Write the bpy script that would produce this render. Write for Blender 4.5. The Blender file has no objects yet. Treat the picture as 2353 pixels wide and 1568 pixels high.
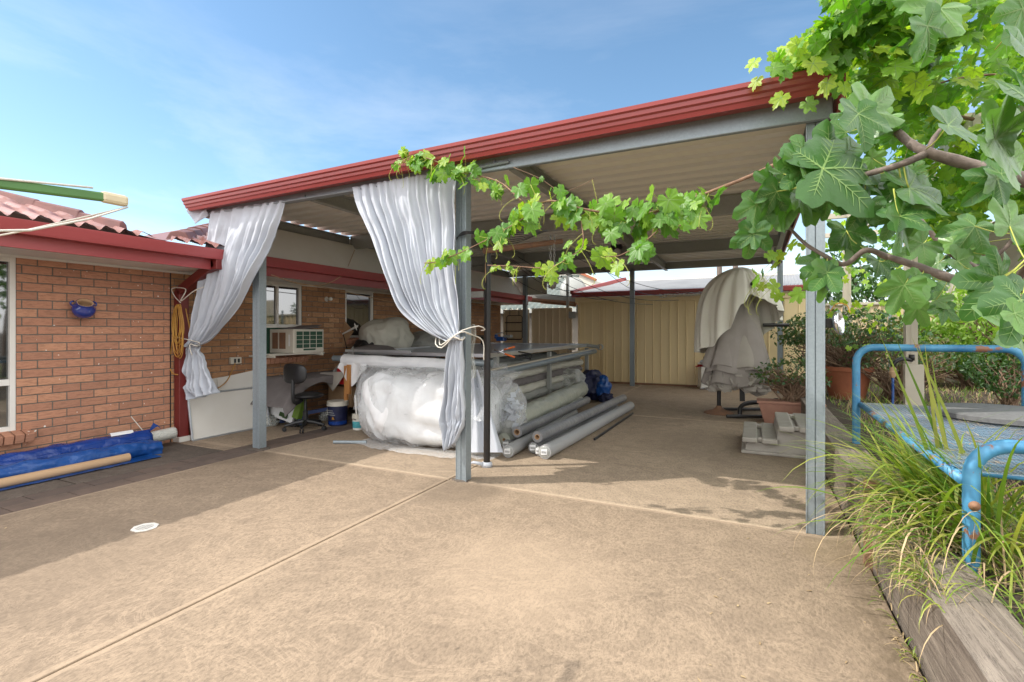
import bpy, bmesh, math, random
from mathutils import Vector, Matrix, noise, Euler
random.seed(11)
R = math.radians
SC = bpy.context.scene
COL = SC.collection
# ---------------------------------------------------------------- camera
FPX, HZ, CX, CAMH, TH = 1150.0, 760.0, 1176.5, 1.38, R(25.8)
cam = bpy.data.cameras.new("camera"); camo = bpy.data.objects.new("camera", cam); COL.objects.link(camo)
cam.sensor_width = 36; cam.lens = FPX / 2353 * 36; cam.shift_y = -(784 - HZ) / 2353
cam.clip_start = 0.05; cam.clip_end = 3000
camo.location = (0, 0, CAMH); camo.rotation_euler = (R(90), 0, TH)
SC.camera = camo
RV = Vector((math.cos(TH), math.sin(TH), 0)); FV = Vector((-math.sin(TH), math.cos(TH), 0)); UV = Vector((0, 0, 1))
CAM = Vector((0, 0, CAMH))
# ---------------------------------------------------------------- sky and sun
SX, SY = 0.80, 0.485                      # shadow offset per metre of height
SUN_EL = math.atan2(1, math.hypot(SX, SY))
to_sun = Vector((-SX, -SY, 1)).normalized()
w = bpy.data.worlds.new("World"); SC.world = w; w.use_nodes = True
nt = w.node_tree; nt.nodes.clear()
def wn(t): return nt.nodes.new(t)
out = wn('ShaderNodeOutputWorld'); bg = wn('ShaderNodeBackground'); sky = wn('ShaderNodeTexSky')
sky.sky_type = 'NISHITA'; sky.sun_disc = False; sky.sun_elevation = SUN_EL
sky.sun_rotation = math.atan2(to_sun.x, to_sun.y)
sky.air_density = 1.0; sky.dust_density = 0.4; sky.ozone_density = 2.2; sky.altitude = 50
tc = wn('ShaderNodeTexCoord'); mp = wn('ShaderNodeMapping'); mp.inputs['Scale'].default_value = (1.0, 1.0, 3.6)
nz = wn('ShaderNodeTexNoise'); nz.inputs['Scale'].default_value = 1.5; nz.inputs['Detail'].default_value = 9
nz.inputs['Roughness'].default_value = 0.6; nz.inputs['Distortion'].default_value = 0.35
rp = wn('ShaderNodeValToRGB'); rp.color_ramp.elements[0].position = 0.47; rp.color_ramp.elements[1].position = 0.90
sp = wn('ShaderNodeSeparateXYZ'); mr = wn('ShaderNodeMapRange')
mr.inputs['From Min'].default_value = 0.0; mr.inputs['From Max'].default_value = 0.55
mr.inputs['To Min'].default_value = 1.0; mr.inputs['To Max'].default_value = 0.12
mm = wn('ShaderNodeMath'); mm.operation = 'MULTIPLY'
mx = wn('ShaderNodeMix'); mx.data_type = 'RGBA'; [k for k in mx.inputs if k.name == 'B' and k.type == 'RGBA'][0].default_value = (7.0, 7.0, 7.1, 1)
L = nt.links.new
L(tc.outputs['Generated'], mp.inputs['Vector']); L(mp.outputs[0], nz.inputs['Vector'])
L(nz.outputs[0], rp.inputs[0]); L(tc.outputs['Generated'], sp.inputs[0]); L(sp.outputs['Z'], mr.inputs['Value'])
L(rp.outputs[0], mm.inputs[0]); L(mr.outputs[0], mm.inputs[1])
# added broken bright cloud, unseen above, behind and beside the camera, filling the shade
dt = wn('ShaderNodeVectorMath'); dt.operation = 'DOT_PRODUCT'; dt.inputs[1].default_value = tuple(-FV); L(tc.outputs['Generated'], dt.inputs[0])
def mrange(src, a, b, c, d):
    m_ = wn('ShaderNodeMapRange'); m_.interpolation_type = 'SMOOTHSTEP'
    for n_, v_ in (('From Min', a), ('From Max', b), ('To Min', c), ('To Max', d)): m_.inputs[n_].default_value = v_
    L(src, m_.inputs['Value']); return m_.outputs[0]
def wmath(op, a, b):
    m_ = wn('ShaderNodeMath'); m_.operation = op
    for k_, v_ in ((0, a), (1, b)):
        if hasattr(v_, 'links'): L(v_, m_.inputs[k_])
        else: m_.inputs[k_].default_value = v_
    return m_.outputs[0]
cloud_fill = wmath('MAXIMUM', mrange(dt.outputs['Value'], -.62, -.15, 0, 1), mrange(sp.outputs['Z'], .64, .85, 0, 1))
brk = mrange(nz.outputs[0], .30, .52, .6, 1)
cloud_fill = wmath('MULTIPLY', cloud_fill, wmath('MULTIPLY', brk, mrange(sp.outputs['Z'], -.03, .02, 0, 1)))
mx2 = wn('ShaderNodeMix'); mx2.data_type = 'RGBA'; [k for k in mx2.inputs if k.name == 'B' and k.type == 'RGBA'][0].default_value = (13.2, 13.2, 13.3, 1); L(cloud_fill, mx2.inputs['Factor'])
L(mm.outputs[0], mx.inputs['Factor'])
hs = wn('ShaderNodeHueSaturation'); hs.inputs['Hue'].default_value = 0.490; hs.inputs['Saturation'].default_value = 1.04; hs.inputs['Value'].default_value = 1.02
L(sky.outputs[0], hs.inputs['Color']); L(hs.outputs[0], [k for k in mx.inputs if k.name == 'A' and k.type == 'RGBA'][0])
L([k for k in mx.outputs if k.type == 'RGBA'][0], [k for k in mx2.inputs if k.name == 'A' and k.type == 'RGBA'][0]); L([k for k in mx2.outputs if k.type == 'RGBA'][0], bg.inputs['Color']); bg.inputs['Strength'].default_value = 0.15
L(bg.outputs[0], out.inputs[0])
sl = bpy.data.lights.new("sun", 'SUN'); sl.energy = 3.2; sl.angle = R(0.53); sl.color = (1.0, 0.95, 0.88)
so = bpy.data.objects.new("sun", sl); COL.objects.link(so)
so.rotation_euler = to_sun.to_track_quat('Z', 'Y').to_euler(); so.location = (-8, -6, 12)
SC.view_settings.view_transform = 'Standard'; SC.view_settings.look = 'None'
SC.view_settings.gamma = 1; SC.view_settings.exposure = 0.55
SC.render.engine = 'CYCLES'
SC.cycles.max_bounces = 8; SC.cycles.diffuse_bounces = 5; SC.cycles.transparent_max_bounces = 16
# ---------------------------------------------------------------- projection helpers (photo pixels, 2353 wide -> places in the yard)
def ray(x, y): return RV * ((x - CX) / FPX) + FV + UV * ((HZ - y) / FPX)
def D(x, y, d): return CAM + ray(x, y) * d
def onX(x, y, X): r = ray(x, y); return CAM + r * (X / r.x)
def onY(x, y, Y): r = ray(x, y); return CAM + r * (Y / r.y)
def onZ(x, y, z=0.0): r = ray(x, y); return CAM + r * ((z - CAMH) / r.z)
def proj(p):
    q = Vector(p) - CAM; d = q.dot(FV)
    return (CX + q.dot(RV) / d * FPX, HZ - q.z / d * FPX, d)
# ---------------------------------------------------------------- mesh builder
class MB:
    def __init__(s): s.v = []; s.f = []; s.m = []; s.uv = None
    def add(s, vs, fs, mi=0):
        o = len(s.v); s.v += [Vector(p) for p in vs]
        for f in fs: s.f.append(tuple(i + o for i in f)); s.m.append(mi)
        return s
    def box(s, a, b, mi=0):
        x0, y0, z0 = a; x1, y1, z1 = b
        return s.add([(x0,y0,z0),(x1,y0,z0),(x1,y1,z0),(x0,y1,z0),(x0,y0,z1),(x1,y0,z1),(x1,y1,z1),(x0,y1,z1)],
              [(0,3,2,1),(4,5,6,7),(0,1,5,4),(1,2,6,5),(2,3,7,6),(3,0,4,7)], mi)
    def obox(s, c, sz, rot=(0,0,0), mi=0):
        M = Euler(rot).to_matrix(); c = Vector(c); hx, hy, hz = sz[0]/2, sz[1]/2, sz[2]/2
        vs = [c + M @ Vector(q) for q in [(-hx,-hy,-hz),(hx,-hy,-hz),(hx,hy,-hz),(-hx,hy,-hz),(-hx,-hy,hz),(hx,-hy,hz),(hx,hy,hz),(-hx,hy,hz)]]
        return s.add(vs, [(0,3,2,1),(4,5,6,7),(0,1,5,4),(1,2,6,5),(2,3,7,6),(3,0,4,7)], mi)
    def beam(s, a, b, w, h, mi=0, up=(0,0,1)):       # box from a to b, w wide, h high
        a = Vector(a); b = Vector(b); d = (b - a).normalized(); u = Vector(up)
        sd = d.cross(u).normalized() * (w/2); u = sd.cross(d).normalized() * (h/2)
        vs = [a-sd-u, a+sd-u, a+sd+u, a-sd+u, b-sd-u, b+sd-u, b+sd+u, b-sd+u]
        return s.add(vs, [(0,1,2,3),(7,6,5,4),(4,5,1,0),(5,6,2,1),(6,7,3,2),(7,4,0,3)], mi)
    def tube(s, pts, r, seg=10, caps=True, mi=0, closed=False):
        pts = [Vector(p) for p in pts]; n = len(pts); rs = r if isinstance(r, (list, tuple)) else [r]*n
        o = len(s.v); prev = None
        for i, p in enumerate(pts):
            if closed: t = pts[(i+1) % n] - pts[i-1]
            else: t = pts[min(i+1, n-1)] - pts[max(i-1, 0)]
            t = t.normalized() if t.length > 1e-9 else Vector((0,0,1))
            if prev is None:
                u = t.cross(Vector((0,0,1)));
                if u.length < 1e-3: u = t.cross(Vector((1,0,0)))
            else: u = prev - t * prev.dot(t)
            u = u.normalized(); prev = u; v = t.cross(u)
            for k in range(seg):
                a = 2*math.pi*k/seg; s.v.append(p + (u*math.cos(a) + v*math.sin(a))*rs[i])
        for i in range(n if closed else n-1):
            j = (i+1) % n
            for k in range(seg):
                k2 = (k+1) % seg
                s.f.append((o+i*seg+k, o+i*seg+k2, o+j*seg+k2, o+j*seg+k)); s.m.append(mi)
        if caps and not closed:
            s.f.append(tuple(o+k for k in range(seg))[::-1]); s.m.append(mi)
            s.f.append(tuple(o+(n-1)*seg+k for k in range(seg))); s.m.append(mi)
        return s
    def lathe(s, prof, c=(0,0,0), seg=24, mi=0, axis=None, sx=1, sy=1):
        c = Vector(c); o = len(s.v); M = Matrix.Identity(3)
        if axis is not None: M = Vector(axis).normalized().to_track_quat('Z', 'Y').to_matrix()
        for (r, z) in prof:
            for k in range(seg):
                a = 2*math.pi*k/seg; s.v.append(c + M @ Vector((r*math.cos(a)*sx, r*math.sin(a)*sy, z)))
        for i in range(len(prof)-1):
            for k in range(seg):
                k2 = (k+1) % seg
                s.f.append((o+i*seg+k, o+i*seg+k2, o+(i+1)*seg+k2, o+(i+1)*seg+k)); s.m.append(mi)
        return s
    def disc(s, c, r, axis=(0,0,1), seg=20, mi=0):
        M = Vector(axis).normalized().to_track_quat('Z', 'Y').to_matrix(); c = Vector(c)
        return s.add([c + M @ Vector((r*math.cos(2*math.pi*k/seg), r*math.sin(2*math.pi*k/seg), 0)) for k in range(seg)], [tuple(range(seg))], mi)
    def grid(s, fn, nu, nv, mi=0, wrapu=False):
        o = len(s.v)
        for j in range(nv+1):
            for i in range(nu + (0 if wrapu else 1)): s.v.append(Vector(fn(i/nu, j/nv)))
        W = nu if wrapu else nu+1
        for j in range(nv):
            for i in range(nu):
                i2 = (i+1) % W if wrapu else i+1
                s.f.append((o+j*W+i, o+j*W+i2, o+(j+1)*W+i2, o+(j+1)*W+i)); s.m.append(mi)
        return s
    def prism(s, poly, ext, mi=0):                   # polygon (3D points) pushed along ext
        n = len(poly); e = Vector(ext); vs = [Vector(p) for p in poly]; vs += [p + e for p in vs]
        fs = [tuple(range(n))[::-1], tuple(range(n, 2*n))] + [(i, (i+1) % n, n+(i+1) % n, n+i) for i in range(n)]
        return s.add(vs, fs, mi)
    def ball(s, c, rad, sub=3, fn=None, mi=0, half=False):
        bm = bmesh.new(); bmesh.ops.create_icosphere(bm, subdivisions=sub, radius=1); c = Vector(c)
        vs = []
        for v in bm.verts:
            p = v.co.copy(); q = Vector((p.x*rad[0], p.y*rad[1], p.z*rad[2]))
            if fn: q = fn(q, p)
            if half and q.z < 0: q.z = q.z*0.05
            vs.append(c + q)
        fs = [tuple(v.index for v in f.verts) for f in bm.faces]; bm.free()
        return s.add(vs, fs, mi)
    def build(s, name, mat, parent=None, smooth=False, bevel=0, solid=0, sub=0, loc=None):
        me = bpy.data.meshes.new(name)
        base = world_loc(parent) if parent else (Vector(loc) if loc is not None else Vector((0,0,0)))
        me.from_pydata([tuple(p - base) for p in s.v], [], s.f)
        mats = mat if isinstance(mat, (list, tuple)) else [mat]
        for m_ in mats: me.materials.append(m_)
        if len(mats) > 1: me.polygons.foreach_set('material_index', s.m)
        if smooth: me.polygons.foreach_set('use_smooth', [True]*len(me.polygons))
        me.validate(); me.update()
        o = bpy.data.objects.new(name, me); COL.objects.link(o)
        if parent: o.parent = parent
        elif loc is not None: o.location = loc
        if bevel:
            b = o.modifiers.new('bevel', 'BEVEL'); b.width = bevel; b.segments = 2; b.limit_method = 'ANGLE'; b.angle_limit = R(40)
        if sub:
            b = o.modifiers.new('subdivision', 'SUBSURF'); b.levels = sub; b.render_levels = sub
        if solid:
            b = o.modifiers.new('thickness', 'SOLIDIFY'); b.thickness = solid; b.offset = 0
        if smooth == 'auto':
            for p in me.polygons: p.use_smooth = True
            try: me.set_sharp_from_angle(angle=R(35))
            except Exception: pass
        return o
def world_loc(o):
    l = Vector(o.location)
    while o.parent: o = o.parent; l += Vector(o.location)
    return l
def tag(o, label=None, cat=None, group=None, kind=None):
    if label: o['label'] = label
    if cat: o['category'] = cat
    if group: o['group'] = group
    if kind: o['kind'] = kind
    return o
def thing(name, loc, label, cat, group=None):
    o = bpy.data.objects.new(name, None); COL.objects.link(o); o.location = loc; o.empty_display_size = .1
    return tag(o, label, cat, group)
def copy_tree(o, parent=None):
    c = o.copy(); COL.objects.link(c)
    if parent: c.parent = parent
    for ch in list(o.children): copy_tree(ch, c)
    return c
def N3(p, s=1.0, o=0.0): return noise.noise(Vector(p)*s + Vector((o, o*1.7, -o)))
def lerp(a, b, t): return a + (b-a)*t
def curve(pts, n):                                   # Catmull-Rom through points
    P = [Vector(p) for p in pts]; P = [P[0]*2-P[1]] + P + [P[-1]*2-P[-2]]; out_ = []
    segs = len(P)-3
    for k in range(n+1):
        t = k/n*segs; i = min(int(t), segs-1); t -= i; a, b, c, d = P[i:i+4]
        out_.append(0.5*((2*b) + (c-a)*t + (2*a-5*b+4*c-d)*t*t + (3*b-a-3*c+d)*t**3))
    return out_
# ---------------------------------------------------------------- materials
def newmat(name):
    m = bpy.data.materials.new(name); m.use_nodes = True; n = m.node_tree
    for x in list(n.nodes): n.nodes.remove(x)
    o = n.nodes.new('ShaderNodeOutputMaterial'); p = n.nodes.new('ShaderNodeBsdfPrincipled'); n.links.new(p.outputs[0], o.inputs[0])
    return m, n, p, o
def ramp(n, fac, cols, pos=None):
    r = n.nodes.new('ShaderNodeValToRGB'); e = r.color_ramp.elements
    while len(e) < len(cols): e.new(0.5)
    for i, c in enumerate(cols):
        e[i].position = pos[i] if pos else i/(len(cols)-1); e[i].color = (*c, 1)
    n.links.new(fac, r.inputs[0]); return r.outputs[0]
def tex(n, kind, scale, detail=4, rough=.6, vec=None, stretch=None, dist=0):
    t = n.nodes.new('ShaderNodeTex' + kind); t.inputs['Scale'].default_value = scale
    if kind == 'Noise': t.inputs['Detail'].default_value = detail; t.inputs['Roughness'].default_value = rough; t.inputs['Distortion'].default_value = dist
    if vec is None:
        g = n.nodes.new('ShaderNodeNewGeometry'); vec = g.outputs['Position']
    if stretch:
        m_ = n.nodes.new('ShaderNodeMapping'); m_.inputs['Scale'].default_value = stretch[:3]
        if len(stretch) > 3: m_.inputs['Rotation'].default_value = (0, 0, stretch[3])
        n.links.new(vec, m_.inputs[0]); vec = m_.outputs[0]
    n.links.new(vec, t.inputs['Vector']); return t.outputs[0]
def mixc(n, f, a, b, mode='MIX'):
    m_ = n.nodes.new('ShaderNodeMix'); m_.data_type = 'RGBA'; m_.blend_type = mode
    for s_, v in (('Factor', f), ('A', a), ('B', b)):
        i = [k for k in m_.inputs if k.name == s_ and (k.type == 'VALUE' if s_ == 'Factor' else k.type == 'RGBA')][0]
        if hasattr(v, 'links'): n.links.new(v, i)
        elif s_ == 'Factor': i.default_value = v
        else: i.default_value = (*v, 1)
    return [k for k in m_.outputs if k.type == 'RGBA'][0]
def mth(n, op, a, b=0.0):
    m_ = n.nodes.new('ShaderNodeMath'); m_.operation = op
    for i, v in ((0, a), (1, b)):
        if hasattr(v, 'links'): n.links.new(v, m_.inputs[i])
        else: m_.inputs[i].default_value = v
    return m_.outputs[0]
def bump(n, p, h, strength=.3, dist=.01):
    b = n.nodes.new('ShaderNodeBump'); b.inputs['Strength'].default_value = strength; b.inputs['Distance'].default_value = dist
    n.links.new(h, b.inputs['Height']); n.links.new(b.outputs[0], p.inputs['Normal']); return b
def rnd(n):
    g = n.nodes.new('ShaderNodeNewGeometry'); return g.outputs['Random Per Island']
def mat(name, c1, c2=None, scale=3, rough=.6, metal=0, bscale=None, bstr=.2, bdist=.005, isl=None, stretch=None, spec=.5, detail=5, pos=(.3,.7), coat=0, transl=0):
    m, n, p, o = newmat(name)
    c2 = c2 or tuple(x*.85 for x in c1)
    c = ramp(n, tex(n, 'Noise', scale, detail, stretch=stretch), [c2, c1], list(pos))
    if isl:
        c = mixc(n, rnd(n), c, mixc(n, 1.0, c, isl, 'MULTIPLY'))
    n.links.new(c, p.inputs['Base Color'])
    p.inputs['Roughness'].default_value = rough; p.inputs['Metallic'].default_value = metal
    p.inputs['Specular IOR Level'].default_value = spec; p.inputs['Coat Weight'].default_value = coat
    if bscale: bump(n, p, tex(n, 'Noise', bscale, 5, stretch=stretch), bstr, bdist)
    if transl:
        t = n.nodes.new('ShaderNodeBsdfTranslucent'); n.links.new(c, t.inputs['Color'])
        s = n.nodes.new('ShaderNodeMixShader'); s.inputs[0].default_value = transl
        n.links.new(p.outputs[0], s.inputs[1]); n.links.new(t.outputs[0], s.inputs[2]); n.links.new(s.outputs[0], o.inputs[0])
    return m
M = {}
def concrete(name, light, dark, streak=(1,1,1)):
    m, n, p, o = newmat(name)
    a = tex(n, 'Noise', .9, 9, .66, dist=.4); b = tex(n, 'Noise', 5.5, 9, .78, dist=.2); c = tex(n, 'Noise', 62, 5, .8, stretch=(1, .5, 1, .5), dist=.3)
    col = ramp(n, a, [dark, light], [.28, .66])
    col = mixc(n, mth(n, 'MULTIPLY', ramp(n, b, [(0,0,0),(1,1,1)], [.40, .66]), .6), col, tuple(x*1.25 for x in light))
    col = mixc(n, mth(n, 'MULTIPLY', ramp(n, c, [(1,1,1),(0,0,0)], [.36, .56]), .62), col, tuple(x*.55 for x in dark))
    d = tex(n, 'Noise', 23, 3, .5)
    col = mixc(n, mth(n, 'MULTIPLY', ramp(n, d, [(1,1,1),(0,0,0)], [.27, .34]), .5), col, tuple(x*.45 for x in dark))
    e = tex(n, 'Noise', 1.7, 10, .75, dist=2.2)
    col = mixc(n, mth(n, 'MULTIPLY', ramp(n, e, [(0,0,0),(1,1,1),(0,0,0)], [.50, .525, .55]), .30), col, tuple(min(1,x*1.7) for x in light))
    g_ = n.nodes.new('ShaderNodeNewGeometry'); x_ = n.nodes.new('ShaderNodeSeparateXYZ'); n.links.new(g_.outputs['Position'], x_.inputs[0]); msk = None
    wob = mth(n, 'MULTIPLY', mth(n, 'SUBTRACT', tex(n, 'Noise', 6, 3), .5), .03)
    for ax_, v_ in ((x_.outputs['Y'], 3.93), (x_.outputs['X'], -2.55), (x_.outputs['X'], -5.08), (x_.outputs['Y'], 8.2)):
        q_ = mth(n, 'LESS_THAN', mth(n, 'ABSOLUTE', mth(n, 'ADD', mth(n, 'SUBTRACT', ax_, v_), wob)), .042); msk = q_ if msk is None else mth(n, 'MAXIMUM', msk, q_)
    col = mixc(n, mth(n, 'MULTIPLY', msk, .45), col, tuple(min(1,x*1.45) for x in light))
    def mr_(src, a, b_):
        m_ = n.nodes.new('ShaderNodeMapRange'); m_.interpolation_type = 'SMOOTHSTEP'; m_.inputs['From Min'].default_value = a; m_.inputs['From Max'].default_value = b_; n.links.new(src, m_.inputs['Value']); return m_.outputs[0]
    dirt = mth(n, 'MULTIPLY', mr_(x_.outputs['X'], .30, .62), ramp(n, tex(n, 'Noise', 9, 7, .7), [(0,0,0),(1,1,1)], [.38,.6]))
    col = mixc(n, mth(n, 'MULTIPLY', dirt, .7), col, (.10,.075,.045))
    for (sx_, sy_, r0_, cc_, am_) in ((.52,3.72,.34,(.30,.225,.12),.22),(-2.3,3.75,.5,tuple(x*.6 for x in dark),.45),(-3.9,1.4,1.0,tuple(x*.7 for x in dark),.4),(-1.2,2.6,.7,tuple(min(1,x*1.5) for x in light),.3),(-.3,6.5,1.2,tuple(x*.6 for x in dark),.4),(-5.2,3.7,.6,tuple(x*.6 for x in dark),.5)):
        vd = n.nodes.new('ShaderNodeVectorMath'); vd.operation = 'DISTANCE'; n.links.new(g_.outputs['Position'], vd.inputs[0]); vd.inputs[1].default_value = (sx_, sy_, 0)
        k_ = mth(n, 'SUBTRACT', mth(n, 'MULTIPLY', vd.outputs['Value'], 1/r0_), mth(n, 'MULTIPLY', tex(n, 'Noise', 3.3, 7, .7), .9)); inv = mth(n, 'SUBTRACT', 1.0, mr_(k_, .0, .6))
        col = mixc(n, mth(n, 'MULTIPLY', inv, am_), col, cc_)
    n.links.new(col, p.inputs['Base Color']); p.inputs['Roughness'].default_value = .82; p.inputs['Specular IOR Level'].default_value = .3
    bump(n, p, c, .45, .006); return m
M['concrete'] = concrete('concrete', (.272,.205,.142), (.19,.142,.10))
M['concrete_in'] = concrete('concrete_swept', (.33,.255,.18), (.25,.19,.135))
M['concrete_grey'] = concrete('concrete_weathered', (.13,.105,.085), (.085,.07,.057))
M['paver'] = mat('paver', (.15,.105,.08), (.10,.072,.056), 6, .85, isl=(.72,.75,.8), bscale=60, bstr=.4)
M['joint'] = mat('joint_dirt', (.07,.055,.04), None, 20, .9)
def brickmat(name, c1, c2, c3):
    m, n, p, o = newmat(name)
    col = ramp(n, rnd(n), [c2, c1, c3], [0, .6, 1])
    t = tex(n, 'Noise', 34, 6, .7, stretch=(1, .35, 1.6)); col = mixc(n, mth(n, 'MULTIPLY', ramp(n, t, [(1,1,1),(0,0,0)], [.32,.55]), .55), col, tuple(x*.5 for x in c2))
    k = tex(n, 'Noise', 26, 1, .4); col = mixc(n, ramp(n, k, [(0,0,0),(1,1,1)], [.755,.775]), col, (.75,.70,.62))
    n.links.new(col, p.inputs['Base Color']); p.inputs['Roughness'].default_value = .85
    bump(n, p, t, .7, .006); return m
M['brick'] = brickmat('brick', (.47,.225,.135), (.38,.185,.115), (.52,.265,.155))
M['brick_pale'] = brickmat('brick_pale', (.42,.22,.11), (.33,.165,.08), (.52,.29,.15))
M['mortar'] = mat('mortar', (.19,.165,.135), (.13,.115,.095), 30, .95, bscale=80, bstr=.5)
M['red'] = mat('red_painted_steel', (.33,.060,.062), (.29,.052,.054), 1.5, .38, spec=.5, stretch=(1,1,6), bscale=3, bstr=.03)
M['red_gutter'] = mat('red_gutter_paint', (.30,.040,.035), (.26,.034,.030), 1.5, .33, spec=.55, bscale=2, bstr=.02)
M['red_dark'] = mat('dark_red_paint', (.17,.022,.018), (.13,.018,.015), 3, .45)
M['white_paint'] = mat('white_paint', (.72,.70,.65), (.66,.63,.57), 2, .45)
M['cream_paint'] = mat('cream_paint', (.62,.58,.49), None, 2, .5)
def galv(name, base, dark, metal=.4):
    m, n, p, o = newmat(name)
    v = n.nodes.new('ShaderNodeTexVoronoi'); v.inputs['Scale'].default_value = 75; g = n.nodes.new('ShaderNodeNewGeometry'); n.links.new(g.outputs['Position'], v.inputs['Vector'])
    f = ramp(n, v.outputs['Color'], [dark, base], [.1, .9]); q = tex(n, 'Noise', 5, 6, .6)
    col = mixc(n, mth(n, 'MULTIPLY', q, .5), f, tuple(x*.7 for x in base)); n.links.new(col, p.inputs['Base Color'])
    p.inputs['Metallic'].default_value = metal; p.inputs['Roughness'].default_value = .45
    bump(n, p, tex(n, 'Noise', 9, 3), .08, .01); return m
M['galv'] = galv('galvanised_steel', (.30,.345,.37), (.255,.295,.315))
M['galv_dark'] = galv('weathered_galvanised_steel', (.36,.365,.34), (.30,.305,.285), .15)
M['ceil'] = mat('roof_sheet_underside', (.78,.74,.67), (.73,.69,.62), 1.2, .5, stretch=(.3,2,1))
M['fabric_w'] = mat('white_fabric', (.60,.63,.68), (.55,.58,.64), 2, .72, bscale=260, bstr=.12, bdist=.002, transl=.25)
M['cotton'] = mat('bright_white_cotton', (.80,.80,.80), (.72,.72,.73), 5, .85)
M['fabric_c'] = mat('cream_fabric', (.52,.50,.42), (.46,.44,.37), 2, .85, bscale=200, bstr=.15, bdist=.002)
M['fabric_g'] = mat('taupe_fabric', (.30,.265,.24), (.26,.23,.205), 5, .9, bscale=220, bstr=.25, bdist=.002)
M['fabric_l'] = mat('pale_taupe_fabric', (.35,.315,.27), (.30,.27,.235), 5, .9, bscale=220, bstr=.25, bdist=.002)
M['fabric_d'] = mat('brown_grey_fabric', (.17,.15,.145), (.14,.125,.12), 8, .95, bscale=160, bstr=.3, bdist=.003)
M['fabric_gr'] = mat('grey_fabric', (.33,.33,.30), (.27,.27,.25), 4, .8, bscale=60, bstr=.3)
M['black'] = mat('black_plastic', (.018,.018,.02), (.012,.012,.012), 8, .4)
M['blackm'] = mat('black_metal', (.02,.02,.022), (.03,.025,.022), 12, .35, metal=.3)
M['chrome'] = mat('chrome', (.7,.7,.72), None, 8, .15, metal=1)
M['alu'] = mat('aluminium', (.62,.66,.70), (.55,.58,.62), 3, .3, metal=.8)
M['blue_tarp'] = mat('blue_tarpaulin', (.008,.045,.24), (.005,.03,.16), 4, .22, bscale=7, bstr=.6, bdist=.03)
M['blue_tarp2'] = mat('lighter_blue_tarpaulin', (.010,.075,.28), (.007,.05,.20), 4, .28, bscale=9, bstr=.6, bdist=.03)
M['navy'] = mat('navy_fabric', (.012,.016,.06), (.008,.01,.035), 6, .5, bscale=14, bstr=.5, bdist=.02)
M['card'] = mat('cardboard', (.42,.26,.14), (.36,.22,.12), 5, .85)
M['tan'] = mat('tan_tube', (.46,.30,.17), (.42,.27,.15), 2, .7)
M['green_paint'] = mat('green_paint', (.075,.19,.045), (.06,.15,.035), 5, .5)
M['beige_plastic'] = mat('beige_plastic', (.60,.52,.34), (.5,.42,.27), 12, .5)
M['rope'] = mat('white_cord', (.66,.62,.54), None, 40, .9)
M['yellow'] = mat('yellow_cable', (.50,.28,.05), (.38,.17,.03), 9, .4)
M['blueglaze'] = mat('blue_glaze', (.02,.04,.24), (.015,.025,.15), 9, .12, coat=.6)
M['terracotta'] = mat('terracotta', (.40,.13,.06), (.30,.10,.05), 9, .8, bscale=40, bstr=.3)
M['terracotta2'] = mat('pink_terracotta', (.42,.22,.16), (.34,.17,.12), 9, .85)
M['creampanel'] = mat('cream_painted_steel', (.80,.64,.36), (.76,.60,.33), 1.2, .45, stretch=(1,1,.3))
M['tanpanel'] = mat('tan_painted_steel', (.60,.47,.30), (.55,.43,.27), 1.2, .5)
M['pergola'] = mat('beige_post_paint', (.50,.45,.36), (.44,.39,.31), 3, .5)
M['soil'] = mat('soil', (.085,.06,.04), (.04,.03,.02), 18, 1, bscale=40, bstr=1, bdist=.03)
M['stonegrey'] = mat('grey_stone', (.14,.14,.14), (.09,.09,.09), 40, .8, bscale=90, bstr=.3)
M['stepplastic'] = mat('weathered_grey_plastic', (.36,.33,.285), (.29,.265,.23), 7, .75, bscale=60, bstr=.2)
M['rust'] = mat('rusty_steel', (.30,.155,.085), (.22,.13,.09), 14, .75, metal=.3, bscale=60, bstr=.3)
M['wood_orange'] = mat('orange_timber', (.50,.23,.07), (.38,.16,.05), 6, .5, stretch=(6,6,1))
M['lightblue'] = mat('periwinkle_paint', (.12,.17,.38), (.10,.14,.30), 6, .5)
M['redplastic'] = mat('red_plastic', (.50,.015,.02), None, 6, .4)
M['green_board'] = mat('green_board', (.02,.07,.04), None, 4, .6)
M['bulb'] = mat('opal_glass', (.8,.78,.72), None, 4, .2)
M['roofsheet'] = mat('corrugated_white_sheet', (.26,.26,.26), (.20,.20,.20), 2, .5)
M['paperwhite'] = mat('paper_label', (.75,.75,.74), (.68,.68,.68), 30, .6)
def glassmat():
    m, n, p, o = newmat('window_glass'); p.inputs['Base Color'].default_value = (.02,.025,.025,1)
    p.inputs['Roughness'].default_value = .03; p.inputs['Specular IOR Level'].default_value = 1.0; p.inputs['IOR'].default_value = 1.9
    return m
M['glass'] = glassmat()
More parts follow.
